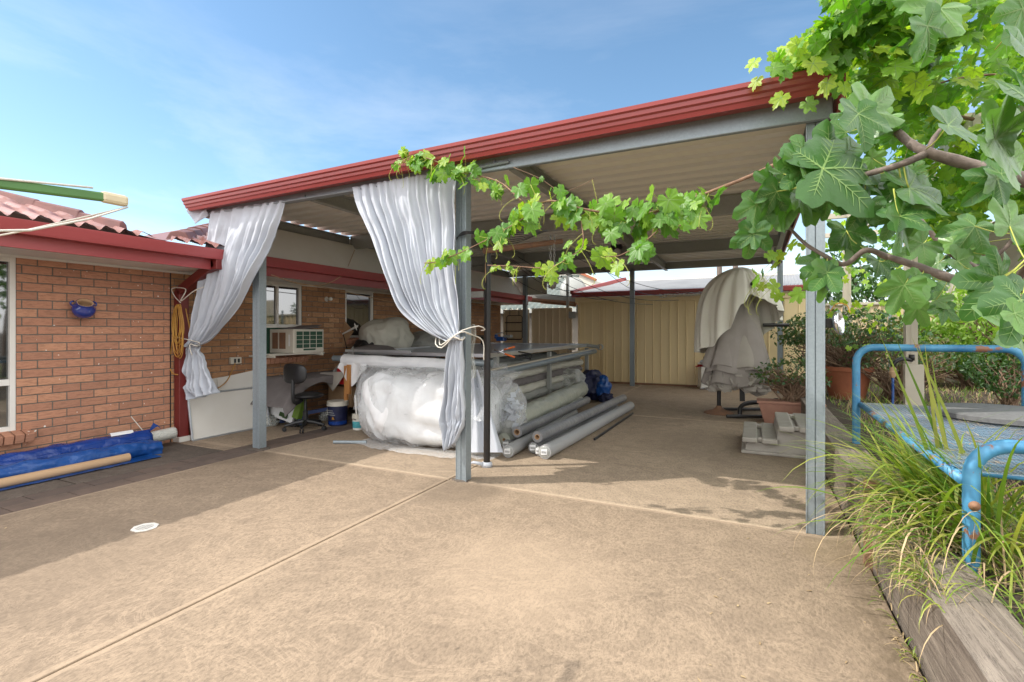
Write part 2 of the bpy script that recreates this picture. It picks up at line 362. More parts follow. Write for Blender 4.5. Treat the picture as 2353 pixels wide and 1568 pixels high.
def plasticmat(name, tint, alpha, rough=.2, wr=9):
    m, n, p, o = newmat(name); p.inputs['Base Color'].default_value = (*tint, 1); p.inputs['Roughness'].default_value = rough
    p.inputs['Specular IOR Level'].default_value = .8
    t = n.nodes.new('ShaderNodeBsdfTransparent'); t.inputs[0].default_value = (.97,.98,.98,1)
    s = n.nodes.new('ShaderNodeMixShader')
    lw = n.nodes.new('ShaderNodeLayerWeight'); lw.inputs['Blend'].default_value = .35
    cr = ramp(n, tex(n, 'Noise', 2.6, 3, .6, dist=2.0), [(0,0,0),(1,1,1),(0,0,0)], [.46,.5,.54])
    f = mth(n, 'ADD', mth(n, 'ADD', alpha*.5, mth(n, 'MULTIPLY', lw.outputs['Facing'], alpha*1.6)), mth(n, 'MULTIPLY', cr, .05))
    n.links.new(f, s.inputs[0]); n.links.new(t.outputs[0], s.inputs[1]); n.links.new(p.outputs[0], s.inputs[2]); n.links.new(s.outputs[0], o.inputs[0])
    bump(n, p, tex(n, 'Noise', wr*.6, 2, .5, dist=1.2), .45, .04); return m
M['film'] = plasticmat('clear_plastic_film', (.78,.79,.80), .25, .12, 5)
M['film2'] = plasticmat('milky_plastic_film', (.62,.63,.58), .5, .25, 12)
def leafmat(name, cols, transl=.35, rough=.42):
    m, n, p, o = newmat(name)
    c = ramp(n, rnd(n), cols)
    q = tex(n, 'Noise', 45, 4, .6); c = mixc(n, mth(n, 'MULTIPLY', q, .35), c, tuple(x*.55 for x in cols[0]))
    n.links.new(c, p.inputs['Base Color']); p.inputs['Roughness'].default_value = rough; p.inputs['Specular IOR Level'].default_value = .45
    t = n.nodes.new('ShaderNodeBsdfTranslucent')
    c2 = mixc(n, 1.0, c, (1.5, 1.7, .5), 'MULTIPLY'); n.links.new(c2, t.inputs['Color'])
    s = n.nodes.new('ShaderNodeMixShader'); s.inputs[0].default_value = transl
    n.links.new(p.outputs[0], s.inputs[1]); n.links.new(t.outputs[0], s.inputs[2]); n.links.new(s.outputs[0], o.inputs[0])
    bump(n, p, tex(n, 'Noise', 60, 3), .35, .004); return m
M['grape'] = leafmat('grape_leaf', [(.07,.19,.02),(.14,.31,.03),(.25,.42,.045)], .42)
M['grape_y'] = leafmat('young_grape_leaf', [(.26,.42,.04),(.40,.50,.06)], .5)
M['fig'] = leafmat('fig_leaf', [(.05,.14,.03),(.085,.20,.045),(.17,.32,.08)], .3, .3)
M['fig_v'] = mat('fig_leaf_vein', (.17,.29,.07), None, 8, .5)
M['bush'] = leafmat('shrub_leaf', [(.03,.075,.02),(.06,.13,.03)], .25)
M['bush_b'] = leafmat('bright_shrub_leaf', [(.12,.25,.03),(.26,.40,.07),(.34,.46,.12)], .4)
M['geran'] = leafmat('geranium_leaf', [(.04,.10,.035),(.08,.16,.06),(.15,.13,.04)], .25)
M['blade'] = leafmat('grass_blade', [(.09,.19,.025),(.22,.31,.04),(.46,.43,.11)], .35)
M['dry'] = mat('dry_straw', (.50,.38,.22), (.36,.26,.14), 12, .8, isl=(.6,.55,.5))
M['bark'] = mat('fig_bark', (.20,.155,.125), (.10,.075,.06), 30, .8, bscale=60, bstr=.6)
M['cane'] = mat('vine_cane', (.24,.14,.08), (.13,.07,.04), 25, .8, bscale=60, bstr=.6)
M['tendril'] = mat('tendril', (.42,.45,.08), None, 12, .6)
M['twig'] = mat('dry_twig', (.26,.17,.11), (.15,.095,.06), 20, .85)
def woodmat():
    m, n, p, o = newmat('weathered_timber')
    a = tex(n, 'Noise', 2.2, 8, .6, stretch=(14, .9, 14), dist=.8); b = tex(n, 'Noise', 9, 8, .7, stretch=(12, .5, 12), dist=.6)
    c = ramp(n, a, [(.13,.10,.078),(.215,.175,.138),(.32,.265,.21)], [.3,.5,.7]); c = mixc(n, ramp(n, b, [(1,1,1),(0,0,0)], [.34,.42]), c, (.06,.045,.035))
    e = tex(n, 'Noise', 1.6, 9, .75, stretch=(24, 1.1, 24), dist=.5); c = mixc(n, ramp(n, e, [(0,0,0),(1,1,1),(0,0,0)], [.485,.5,.515]), c, (.035,.025,.02))
    k = tex(n, 'Noise', 70, 3, .6); c = mixc(n, mth(n, 'MULTIPLY', k, .35), c, (.12,.10,.08))
    n.links.new(c, p.inputs['Base Color']); p.inputs['Roughness'].default_value = .85; bump(n, p, b, .7, .012); return m
M['timber'] = woodmat()
def bluemat():
    m, n, p, o = newmat('chipped_blue_paint')
    f = ramp(n, tex(n, 'Noise', 7, 8, .7), [(0,0,0),(1,1,1)], [.565,.60]); c = ramp(n, tex(n, 'Noise', 5, 5), [(.02,.13,.27),(.085,.29,.46)], [.35,.65])
    c = mixc(n, f, c, (.24,.11,.06)); n.links.new(c, p.inputs['Base Color']); p.inputs['Roughness'].default_value = .45
    bump(n, p, f, .3, .002); return m
M['bluepaint'] = bluemat()
def tilemat():
    m, n, p, o = newmat('red_roof_tile')
    c = ramp(n, tex(n, 'Noise', 3, 8, .7), [(.16,.06,.05),(.30,.14,.12)], [.35,.65])
    n.links.new(c, p.inputs['Base Color']); p.inputs['Roughness'].default_value = .32; p.inputs['Specular IOR Level'].default_value = .7
    bump(n, p, tex(n, 'Noise', 50, 4), .15, .004); return m
M['tile'] = tilemat()
M['tile_cap'] = mat('ridge_cap', (.20,.075,.06), (.12,.05,.045), 6, .5, bscale=18, bstr=.4)
M['tile_grey'] = mat('grey_green_roof_tile', (.13,.15,.13), (.075,.09,.078), 3, .5)
# ================================================================ setting: ground, slabs, pavers, garden soil
g = MB(); g.grid(lambda u, v: (lerp(-400, 400, u), lerp(-300, 700, v), -.05), 8, 8)
tag(g.build('ground', M['soil']), kind='structure')
def slab(name, rects, m, z0=-.045, z1=0.0, gap=.007):
    b = MB()
    for (x0, y0, x1, y1) in rects: b.box((x0+gap, y0+gap, z0), (x1-gap, y1-gap, z1))
    o = b.build(name, m, bevel=.006); return tag(o, kind='structure')
XW, XP, XS, XJ, XR = -6.5, -5.08, -5.50, -2.55, .615
slab('concrete_driveway', [(XP,-8,XJ,3.93),(XJ,-8,XR,3.93)], M['concrete'])
slab('concrete_carport_floor', [(XP,3.93,XJ,8.2),(XJ,3.93,XR,8.2),(XP,8.2,XJ,12.8),(XJ,8.2,XR+1.5,12.8)], M['concrete_in'])
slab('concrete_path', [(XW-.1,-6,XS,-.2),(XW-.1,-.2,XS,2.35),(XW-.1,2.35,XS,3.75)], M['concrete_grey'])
slab('concrete_path_strip', [(XW-.1,3.75,XS,5.2),(XW-.1,5.2,XS,8.2),(XW-.1,8.2,XS,12.8),(XW-2,12.8,XR+1.5,15)], M['concrete_in'])
b = MB(); y = -6.0; k = 0
while y < 8.0:
    L_ = .42
    b.box((XS+.004, y+.004, -.04), (XS+.208, y+L_-.004, -.003+.002*random.random()))
    b.box((XS+.212, y-.2+.004, -.04), (XP-.004, y-.2+L_-.004, -.003+.002*random.random()))
    y += L_; k += 1
tag(b.build('pavers', M['paver'], bevel=.004), kind='structure')
b = MB(); b.box((-7.4, 12.8, -.045), (-6.6, 30, -.01)); b.box((2.1, 8.2, -.045), (2.2, 12.8, -.04))
# garden bed behind the sleepers (raised) and its far lawn
def gz(x, y): return .30 + .05*N3((x, y, 0), 1.3) + .02*N3((x, y, 3), 6)
b = MB(); b.grid(lambda u, v: (lerp(.75, 14, u*u), lerp(-4, 26, v), gz(lerp(.75, 14, u*u), lerp(-4, 26, v)) if u > 0 else .27), 60, 110)
tag(b.build('garden_soil', M['soil'], smooth=True), kind='structure')
# sleeper retaining wall
rw = thing('retaining_wall', (.61, 3, 0), 'weathered grey timber sleeper retaining wall edging the raised garden bed on the right', 'retaining wall')
def sleeper(y0, y1, z0, z1, x0, x1):
    s_ = MB(); n = int((y1-y0)/.08)
    def f(u, v):
        y = lerp(y0, y1, v); a = u*4
        i = int(min(a, 3.999)); t = a-i
        c = [(x0,z0),(x0,z1),(x1,z1),(x1,z0),(x0,z0)]
        X = lerp(c[i][0], c[i+1][0], t); Z = lerp(c[i][1], c[i+1][1], t)
        k = .006*N3((X*5, y*1.0, Z*5), 1.4) + .003*N3((X*30, y*3, Z*30), 1)
        cx, cz = (x0+x1)/2, (z0+z1)/2; dx, dz = X-cx, Z-cz
        return (X + k*(1 if dx > 0 else -1), y, Z + k*(1 if dz > 0 else -1))
    s_.grid(f, 28, n, wrapu=False)
    s_.add([(x0,y0,z0),(x1,y0,z0),(x1,y0,z1),(x0,y0,z1)], [(0,1,2,3)]); s_.add([(x0,y1,z0),(x1,y1,z0),(x1,y1,z1),(x0,y1,z1)], [(3,2,1,0)])
    return s_
for (y0, y1) in ((-2.0, 1.0), (1.01, 3.52), (3.6, 6.0), (6.01, 8.4)):
    zt = .365 if y1 < 3.6 else .40
    sleeper(y0, y1, -.04, .185, .625, .84).build('sleeper', M['timber'], rw, smooth='auto')
    sleeper(y0+.004, y1-.003, .19, zt, .61, .83).build('sleeper', M['timber'], rw, smooth='auto')
b = MB(); b.box((.585, 3.53, -.04), (.66, 3.59, .50)); b.build('steel_picket', M['rust'], rw)
# ================================================================ brick house
house = thing('brick_house', (XW, 4, 0), 'brown brick house along the left with tiled roof, red gutter and white windows', 'house')
wins = [(.9, 2.30, .40, 2.10), (4.90, 5.74, 1.0, 2.10), (6.68, 7.41, 1.25, 2.10)]
Y0, Y1, ZT = -1.5, 12.7, 2.115
b = MB()
segs = [(Y0, wins[0][0], 0, ZT), (wins[0][0], wins[0][1], 0, wins[0][2]), (wins[0][1], wins[1][0], 0, ZT), (wins[1][0], wins[1][1], 0, wins[1][2]),
        (wins[1][1], wins[2][0], 0, ZT), (wins[2][0], wins[2][1], 0, wins[2][2]), (wins[2][1], Y1, 0, ZT)]
for (a, c, z0, z1) in segs: b.box((XW-.20, a, z0-.05), (XW-.006, c, z1))
b.build('mortar_wall', M['mortar'], house)
def bricks(y0, y1, zmax, pale):
    bb = MB(); row = 0; z = -.035
    while z < zmax:
        off = 0 if row % 2 else -.12; y = -1.5 + off + (int((y0+1.5)/.24)-1)*.24
        while y < y1:
            a, c = y+.005, y+.235
            blocked = False
            lo, hi = max(a, y0), min(c, y1)
            zz1 = min(z+.076, zmax)
            pieces = [(lo, hi)]
            for (w0, w1, q0, q1) in wins:
                if zz1 > q0+.001 and z < q1:
                    np_ = []
                    for (l, h) in pieces:
                        if h <= w0 or l >= w1: np_.append((l, h))
                        else:
                            if l < w0: np_.append((l, w0))
                            if h > w1: np_.append((w1, h))
                    pieces = np_
            for (l, h) in pieces:
                if h-l > .012:
                    j = random.uniform(-.0015, .0025); bb.box((XW-.05, l, z), (XW+j, h, zz1))
            y += .24
        z += .0862; row += 1
    return bb
bricks(Y0, 3.73, ZT, False).build('brick_wall', M['brick'], house, bevel=.0035)
bricks(3.745, Y1, ZT, True).build('brick_wall', M['brick_pale'], house, bevel=.0035)
b = MB(); b.box((XW-.03, 3.731, 0), (XW-.001, 3.744, ZT)); b.build('expansion_joint', M['black'], house)
b = MB(); y = Y1-.235
b.box((XW-3, Y1-.2, 0), (XW, Y1, ZT)); b.build('end_wall', M['brick_pale'], house)
# soffit, cornice, fascia, gutter
b = MB(); b.box((XW-.2, Y0, ZT+.002), (-5.80, Y1+.3, ZT+.014)); b.build('soffit', M['white_paint'], house)
b = MB(); b.box((XW+.001, Y0, ZT-.022), (XW+.028, Y1, ZT+.001)); b.build('soffit_trim', M['white_paint'], house)
b = MB(); b.box((-5.80, Y0, 2.10), (-5.772, Y1+.3, 2.30)); b.build('fascia', M['red'], house, bevel=.003)
b = MB()
prof = [(-5.771, 2.215), (-5.665, 2.215), (-5.655, 2.235), (-5.650, 2.30), (-5.640, 2.325), (-5.640, 2.335), (-5.652, 2.335), (-5.662, 2.30), (-5.668, 2.226), (-5.76, 2.226), (-5.76, 2.335), (-5.771, 2.335)]
b.prism([(x, Y0, z) for x, z in prof], (0, Y1+.3-Y0, 0)); b.build('gutter', M['red'], house, smooth='auto')
# tiled roof: two hips with a valley between them
PIT = .36; YV = 3.12; XE = -5.70; ZE = 2.33
def tile_z(x, y):
    up = (XE - x); c = .32; k = up/c; fr = k - math.floor(k)
    wv = (y/.165) % 1.0
    prof_ = .022*math.sin(2*math.pi*wv) + .010*math.sin(4*math.pi*wv+.6)
    return ZE + up*PIT + .028*(1-fr) + prof_ + .02
def tileroof(ya, yb, left, umax=3.6):
    m_ = MB(); rows = int(umax/.04); n = int((yb-ya)/.0165)
    def f(u, v):
        up = v*umax
        if left: y1_ = yb - up if True else yb; y0_ = ya
        else: y0_ = ya + up; y1_ = yb
        if y1_ < y0_: y1_ = y0_
        y = lerp(y0_, y1_, u); 
        return (XE-up+.03, y, tile_z(XE-up, y) - (.12 if (y > 3.96 and up < .3) else 0))
    m_.grid(f, n, rows); return m_
tileroof(-1.5, YV, True).build('roof', M['tile'], house, smooth=True)
tileroof(YV+.12, 12.9, False, 3.4).build('roof', M['tile'], house, smooth=True)
b = MB(); b.add([(XE,YV,ZE+.02),(XE-3.6,YV-3.6,ZE+3.6*PIT),(XE-3.6,YV+.1,ZE+.05),(XE-3.6,YV+3.6,ZE+3.6*PIT),(XE,YV+.12,ZE+.02)], [(0,1,2),(0,2,4),(4,2,3)])
b.build('valley', M['tile_cap'], house)
def caps(p0, dirv, n):
    m_ = MB(); p0 = Vector(p0); dv = Vector(dirv)
    for i in range(n):
        a = p0 + dv*(i*.36); c = p0 + dv*((i+1)*.36+.05); sd = dv.cross(Vector((0,0,1))).normalized(); up = Vector((0,0,1))
        h0, h1 = .075+random.uniform(-.008,.01), .055
        def ring(p, h): return [p - sd*.12 - up*.03, p - sd*.075 + up*h*.75, p + up*h, p + sd*.075 + up*h*.75, p + sd*.12 - up*.03]
        m_.add(ring(a, h0) + ring(c, h1), [(0,1,6,5),(1,2,7,6),(2,3,8,7),(3,4,9,8),(0,4,3,2,1),(5,6,7,8,9)])
    return m_
dl = Vector((-1,-1,PIT)).normalized(); caps((XE-.18, YV-.2, ZE+.10), dl, 10).build('ridge_cap', M['tile_cap'], house, bevel=.01)
dr = Vector((-1,1,PIT)).normalized(); caps((XE-.22, YV+.36, ZE+.12), dr, 10).build('ridge_cap', M['tile_cap'], house, bevel=.01)
# windows
def window(y0, y1, z0, z1, rail=None, mull=None, fw=.045):
    f = MB(); x0, x1 = XW-.07, XW-.012
    f.box((x0, y0, z0), (x1, y0+fw, z1)); f.box((x0, y1-fw, z0), (x1, y1, z1))
    f.box((x0, y0+fw, z0), (x1-.002, y1-fw, z0+fw)); f.box((x0, y0+fw, z1-fw), (x1-.002, y1-fw, z1))
    if rail: f.box((x0, y0+fw, rail-.03), (x1-.004, y1-fw, rail+.03))
    if mull: f.box((x0, mull-.02, z0+fw), (x1-.006, mull+.02, z1-fw))
    o = f.build('window', M['white_paint'], house, bevel=.003)
    gl = MB(); gl.box((x0+.015, y0+fw, z0+fw), (x0+.021, y1-fw, z1-fw)); gl.build('pane', M['glass'], o)
    return o
w0 = window(.9, 2.30, .40, 2.095, rail=.875)
b = MB()
for i in range(34): b.obox((XW-.10, 1.6, .93+i*.034), (.03, 1.28, .004), (0, R(35), 0))
b.build('blind', M['tan'], w0)
w1 = window(4.90, 5.74, 1.43, 2.10, mull=5.30)
b = MB(); b.box((XW-.09, 4.905, 1.0), (XW-.03, 5.735, 1.428)); b.build('infill_board', M['green_board'], w1)
window(6.68, 7.41, 1.25, 2.10)
for (a, c, z) in ((.85, 2.42, .40), (4.85, 5.8, 1.0), (6.63, 7.46, 1.25)):
    b = MB(); y = a
    while y < c-.02:
        b.obox((XW+.02, y+.038, z-.05), (.16, .068, .085), (0, R(16), 0)); y += .078
    b.build('window_sill', M['brick'], house, bevel=.004)
# downpipe
b = MB(); b.box((-6.49, 3.77, .06), (-6.38, 3.89, 1.88)); b.beam((-6.435, 3.83, 1.86), (-5.73, 3.83, 2.19), .12, .11); b.box((-5.78,3.77,2.10),(-5.67,3.89,2.216))
dp = b.build('downpipe', M['red_dark'], house, bevel=.008)
b = MB(); b.box((-6.50, 3.76, 0), (-6.36, 3.90, .065)); b.build('downpipe_shoe', M['white_paint'], house, bevel=.008)
# outlet and bulb
b = MB(); q = Vector((XW, 4.57, .96)); b.box((XW+.003, 4.50, .92), (XW+.045, 4.66, 1.01)); ol = b.build('power_outlet', M['cream_paint'], house, bevel=.006)
b = MB()
for yy in (4.545, 4.60): b.box((XW+.045, yy, .935), (XW+.052, yy+.028, .99))
b.build('plug_socket', M['black'], ol)
b = MB(); b.lathe([(.0,0),(.04,0),(.042,.012),(.03,.02),(.018,.03),(.016,.06)], (XW, 6.24, 1.91), 16, axis=(1,0,0)); lb = b.build('lamp_holder', M['white_paint'], house, smooth='auto')
b = MB(); b.ball((XW+.10, 6.24, 1.91), (.034,.034,.034), 3); b.tube([(XW+.05,6.24,1.91),(XW+.08,6.24,1.91)], [.015,.026]); b.build('bulb', M['bulb'], lb, smooth=True)
# ================================================================ carport
cp = thing('carport', (-2.8, 8, 0), 'galvanised steel carport with red gutter, ribbed cream ceiling and steel posts', 'carport')
XL, XRR, YF, YB = -6.16, .47, 3.93, 12.55
BH0, BH1 = 2.80, 3.0
def post(x, y, h, m='galv', w=.10, base=0):
    p_ = MB(); hw = w/2
    p_.box((x-hw, y-hw, base), (x-.003, y+hw, h)); p_.box((x+.003, y-hw, base), (x+hw, y+hw, h)); p_.box((x-.0035, y-hw+.008, base), (x+.0035, y+hw-.008, h))
    for sx_ in (-1, 1): p_.box((x+sx_*hw-.006 if sx_ < 0 else x+hw-.004, y-hw-.004, base), (x-hw+.004 if sx_ < 0 else x+hw+.006, y-hw+.01, h))
    return p_.build('post', M[m], cp, bevel=.003)
post(-5.22, 4.0, 2.80); post(-2.42, 3.98, 2.80); post(.375, 3.99, 2.80)
for x in (-5.66, -2.73, .52): post(x, YB, 2.92)
for x, y, r_ in ((-5.22, 4.0, .17), (-2.42, 3.98, .09)):
    b = MB(); b.ball((x-.02, y-.02, 0), (r_, r_*.7, .012), 3, lambda q, p: q + Vector((N3(p,3)*.02, N3(p,3,5)*.02, 0))); b.build('post_footing', M['concrete_grey'], cp, smooth=True)
def cbeam(a, c, z0, z1, axis, m='galv_dark', lip=.05, name='beam', out=1):
    b_ = MB(); t = .004
    if axis == 'x':   # runs along X at y=a[1]
        x0, x1, y_ = a[0], c[0], a[1]
        b_.box((x0, y_, z0), (x1, y_+t, z1)); b_.box((x0, y_+(t if out > 0 else -lip), z0), (x1, y_+(lip if out > 0 else 0), z0+t)); b_.box((x0, y_+(t if out > 0 else -lip), z1-t), (x1, y_+(lip if out > 0 else 0), z1))
        b_.box((x0, y_+(lip-t if out > 0 else -lip), z0+t), (x1, y_+(lip if out > 0 else -lip+t), z0+.018))
    else:
        y0, y1, x_ = a[1], c[1], a[0]
        b_.box((x_, y0, z0), (x_+t, y1, z1)); b_.box((x_+(t if out > 0 else -lip), y0, z0), (x_+(lip if out > 0 else 0), y1, z0+t)); b_.box((x_+(t if out > 0 else -lip), y0, z1-t), (x_+(lip if out > 0 else 0), y1, z1))
        b_.box((x_+(lip-t if out > 0 else -lip), y0, z0+t), (x_+(lip if out > 0 else -lip+t), y1, z0+.018))
    return b_.build(name, M[m], cp)
b = MB(); b.box((XL, 3.885, 2.785), (XRR, 3.93, 2.935)); b.build('front_beam', M['galv'], cp, bevel=.008)
b = MB(); b.box((XL, 12.50, 2.86), (XRR+.1, 12.56, 3.035)); b.build('rear_beam', M['galv_dark'], cp, bevel=.01)
cbeam((-6.12, 0), (.44, 0), 2.745, 2.985, 'x') if False else None
b = MB(); b.box((-6.10, 6.38, 2.745), (.44, 6.44, 2.965)); b.build('cross_beam', M['galv_dark'], cp, bevel=.006)
b = MB(); b.box((-6.10, 9.58, 2.80), (.44, 9.64, 3.0)); b.box((-6.10, 9.54, 2.80), (.44, 9.579, 2.806)); b.build('cross_beam', M['galv_dark'], cp, bevel=.004)
for x in (-6.12, -4.33, -1.93, .42):
    for (ya, yb, z0, z1) in ((3.935, 6.375, 2.78, 2.942), (6.445, 9.535, 2.79, 2.97), (9.645, 12.495, 2.82, 3.0)):
        s_ = -1 if x > 0 else 1
        cbeam((x, ya), (x, yb), z0, z1, 'y', 'galv_dark' if x < .3 else 'galv', lip=.065*1, name='rafter', out=s_)
# side fascia: white panel above the house gutter, red barge on the right
b = MB(); b.prism([(-6.05,3.95,2.80),(-5.70,3.95,2.30),(-5.69,3.95,2.307),(-6.04,3.95,2.807)], (0,8.55,0)); b.box((-6.15,3.95,2.78),(-6.135,12.5,2.925)); b.build('side_panel', M['white_paint'], cp)
b = MB(); b.box((XRR+.02, 3.70, 2.82), (XRR+.045, 12.6, 3.01)); b.build('barge_board', M['red_gutter'], cp, bevel=.003)
# gutter on the front
b = MB()
prof = [(3.884, 2.925), (3.745, 2.90), (3.735, 2.93), (3.722, 2.938), (3.718, 2.962), (3.700, 2.972), (3.697, 3.0), (3.680, 3.01), (3.676, 3.038), (3.69, 3.04), (3.70, 3.0), (3.84, 2.93), (3.884, 2.99)]
gl_ = [(XL-.02, y_, z_-.075) for y_, z_ in prof]; gr_ = [(XRR+.01, y_, z_) for y_, z_ in prof]; n = len(prof)
b.add(gl_+gr_, [tuple(range(n))[::-1], tuple(range(n, 2*n))] + [(i, (i+1) % n, n+(i+1) % n, n+i) for i in range(n)]); b.build('gutter', M['red_gutter'], cp)
# ribbed roof sheet
b = MB(); n = int((YB+.1-3.74)/.25)
yy = 3.76
vs = []
for i in range(n+1):
    y = yy + i*.25; zb = 2.955 + (y-3.93)*.0105
    for (dy, dz) in ((0, 0), (.115, 0), (.135, .055), (.225, .055), (.243, 0)): vs.append((y+dy, zb+dz))
for j in range(len(vs)-1):
    b.add([(XL-.02, vs[j][0], vs[j][1]), (XRR+.05, vs[j][0], vs[j][1]), (XRR+.05, vs[j+1][0], vs[j+1][1]), (XL-.02, vs[j+1][0], vs[j+1][1])], [(0,1,2,3)])
b.build('roof_sheet', M['ceil'], cp, solid=.002)
# curtain rail under the front beam
b = MB(); b.tube([(-6.0, 3.865, 2.80), (-2.46, 3.865, 2.80)], .012, 8); b.tube([(-2.36, 3.865, 2.82), (-1.9, 3.865, 2.835)], .014, 8)
b.tube([(-4.35,3.865,2.80),(-4.35,3.88,2.84)], .012, 6); b.tube([(-2.05,3.865,2.83),(-2.05,3.88,2.87)], .014, 6)
b.build('curtain_rail', M['galv'], cp, smooth='auto')
# black floodlight under rear purlin
fl = thing('floodlight', onY(1417, 563, 9.5), 'small black floodlight hanging from the carport purlin', 'floodlight')
b = MB(); c_ = onY(1417, 560, 9.5); b.obox(c_, (.20,.14,.22)); b.box((c_.x-.02, c_.y-.02, c_.z+.11), (c_.x+.02, c_.y+.02, 2.82)); b.build('housing', M['black'], fl, bevel=.02)
b = MB(); b.ball(c_+Vector((.02,-.03,-.16)), (.07,.07,.07), 2); b.build('lens', M['bulb'], fl, smooth=True)
# ================================================================ shed, gates, neighbours, distant trees
def ribbed(x0, x1, y, z0, z1, pitch=.19, depth=.012, rib=.022, b=None):
    b = b or MB(); x = x0
    while x < x1-.01:
        xe = min(x+pitch, x1)
        a = [(x, y), (xe-rib, y), (xe-rib*.7, y-depth), (xe-rib*.3, y-depth), (xe, y)]
        for i in range(4):
            b.add([(a[i][0], a[i][1], z0), (a[i+1][0], a[i+1][1], z0), (a[i+1][0], a[i+1][1], z1), (a[i][0], a[i][1], z1)], [(0,1,2,3)])
        x = xe
    return b
YS = 12.95
shed = thing('garden_shed', (-1.5, YS, 0), 'long cream ribbed steel shed with red gutter at the back of the carport', 'shed')
b = ribbed(-4.28, .62, YS, .05, 2.12, .2, .014, .026); ribbed(.62, 1.2, YS-.03, .05, 2.12, .3, .01, .03, b)
b.box((-4.28, YS+.005, .0), (1.2, YS+2.9, 2.15)); b.build('wall', M['creampanel'], shed)
b = MB(); b.box((-4.34, YS-.06, 2.12), (1.22, YS-.012, 2.27)); b.build('door_head_rail', M['creampanel'], shed, bevel=.006)
b = MB(); b.box((-4.28, YS-.02, .0), (1.2, YS, .048)); b.build('floor_rail', M['rust'], shed)
b = MB()
for x in (-4.25, -3.6): b.box((x, YS-.05, .05), (x+.05, YS-.018, 2.12))
b.build('trim', M['creampanel'], shed, bevel=.004)
b = MB(); b.box((-4.42, YS-.16, 2.27), (1.3, YS-.05, 2.40)); b.build('gutter', M['red_gutter'], shed, bevel=.02)
b = MB(); b.beam((-4.42, YS-.10, 2.41), (-3.55, YS+2.3, 2.95), .12, .10); b.build('barge_board', M['red_gutter'], shed)
b = MB(); nx = 260
def fr(u, v):
    x = lerp(-4.38, 1.3, u); return (x + (.9*v if u < .03 else .9*v*(1-u)), lerp(YS-.08, YS+2.3, v), lerp(2.40, 2.88, v) + .011*math.cos(x/.076*2*math.pi))
b.grid(fr, nx*3, 6); b.build('roof', M['roofsheet'], shed, smooth=True)
b = MB(); b.box((-3.5, YS+2.25, 2.87), (1.0, YS+2.38, 2.93)); b.build('ridge_cap', M['white_paint'], shed)
# barbed wire roll lying over the gutter
b = MB(); a = onY(1515, 680, YS-.3); c = onY(1705, 672, YS-.3)
for k in range(5):
    pts = [a.lerp(c, t/26) + Vector((0, N3((t, k, 0), .7)*.2, .04*math.sin(t*1.1+k*1.4) + .05*N3((t*.4, k*3, 1)))) for t in range(27)]; b.tube(pts, .0045, 4)
tag(b.build('barbed_wire', M['galv_dark']), 'tangle of grey barbed wire strung along the shed gutter', 'barbed wire')
# side gates
def gate(name, x0, x1, y, top, label, cat='gate'):
    t = thing(name, ((x0+x1)/2, y, 0), label, cat, 'tan steel gate panels beside the shed')
    ribbed(x0, x1, y, .06, top-.03, .2, .02, .05).build('panel', M['tanpanel'], t)
    f = MB()
    f.box((x0, y-.025, top-.03), (x1, y-.002, top)); f.box((x0, y-.025, .03), (x1, y-.002, .06)); f.box((x0-.03, y-.03, .03), (x0, y, top)); f.box((x1, y-.03, .03), (x1+.03, y, top))
    f.build('frame', M['tanpanel'], t, bevel=.004); return t
gate('gate', -6.40, -5.66, 12.75, 1.97, 'tan ribbed steel gate panel with two black wire racks hung over its top')
g2 = gate('gate', -5.56, -4.44, 12.85, 2.00, 'tan ribbed steel gate panel between the steel post and the cream shed')
for z in (1.80, .95): b = MB(); b.box((-4.49, 12.79, z-.09), (-4.30, 12.82, z+.09)); b.build('hinge', M['galv_dark'], g2, bevel=.004)

pl = MB(); pl.box((-4.62, 12.95, 0), (-4.55, 13.02, 2.9)); tag(pl.build('steel_post', M['galv_dark']), 'thin grey steel post rising behind the tan gate', 'post')
for px_, wd, lab in ((1210-38+10, .30, 'black wire rack hung on the tan gate, the one farther from the black pole'), (1130, .30, 'black wire rack hung on the tan gate, partly behind the black pole')):
    y_ = 12.68; c_ = onY(px_, 745, y_); t = thing('wire_rack', (c_.x, y_, 1.2), lab, 'rack', 'black wire racks on the gate'); c_.x += 0
    h = MB(); zt, zb = 1.80, 1.14; x0, x1 = c_.x-.24, c_.x+.24
    loop = [(x0+.04,y_,zt),(x1-.04,y_,zt),(x1,y_,zt-.04),(x1,y_,zb+.04),(x1-.04,y_,zb),(x0+.04,y_,zb),(x0,y_,zb+.04),(x0,y_,zt-.04)]
    h.tube(loop, .011, 6, closed=True)
    for xx in (x0+.1, x1-.1): h.tube([(xx,y_,zt),(xx,y_,2.0),(xx,y_+.09,2.01),(xx,y_+.10,1.95)], .009, 6)
    h.build('frame', M['blackm'], t, smooth='auto')
    for z in (1.60, 1.36, 1.13):
        q = MB(); q.box((x0-.05, y_-.02, z-.012), (x1-.02, y_+.01, z+.016)); q.build('shelf_bar', M['blackm'], t)
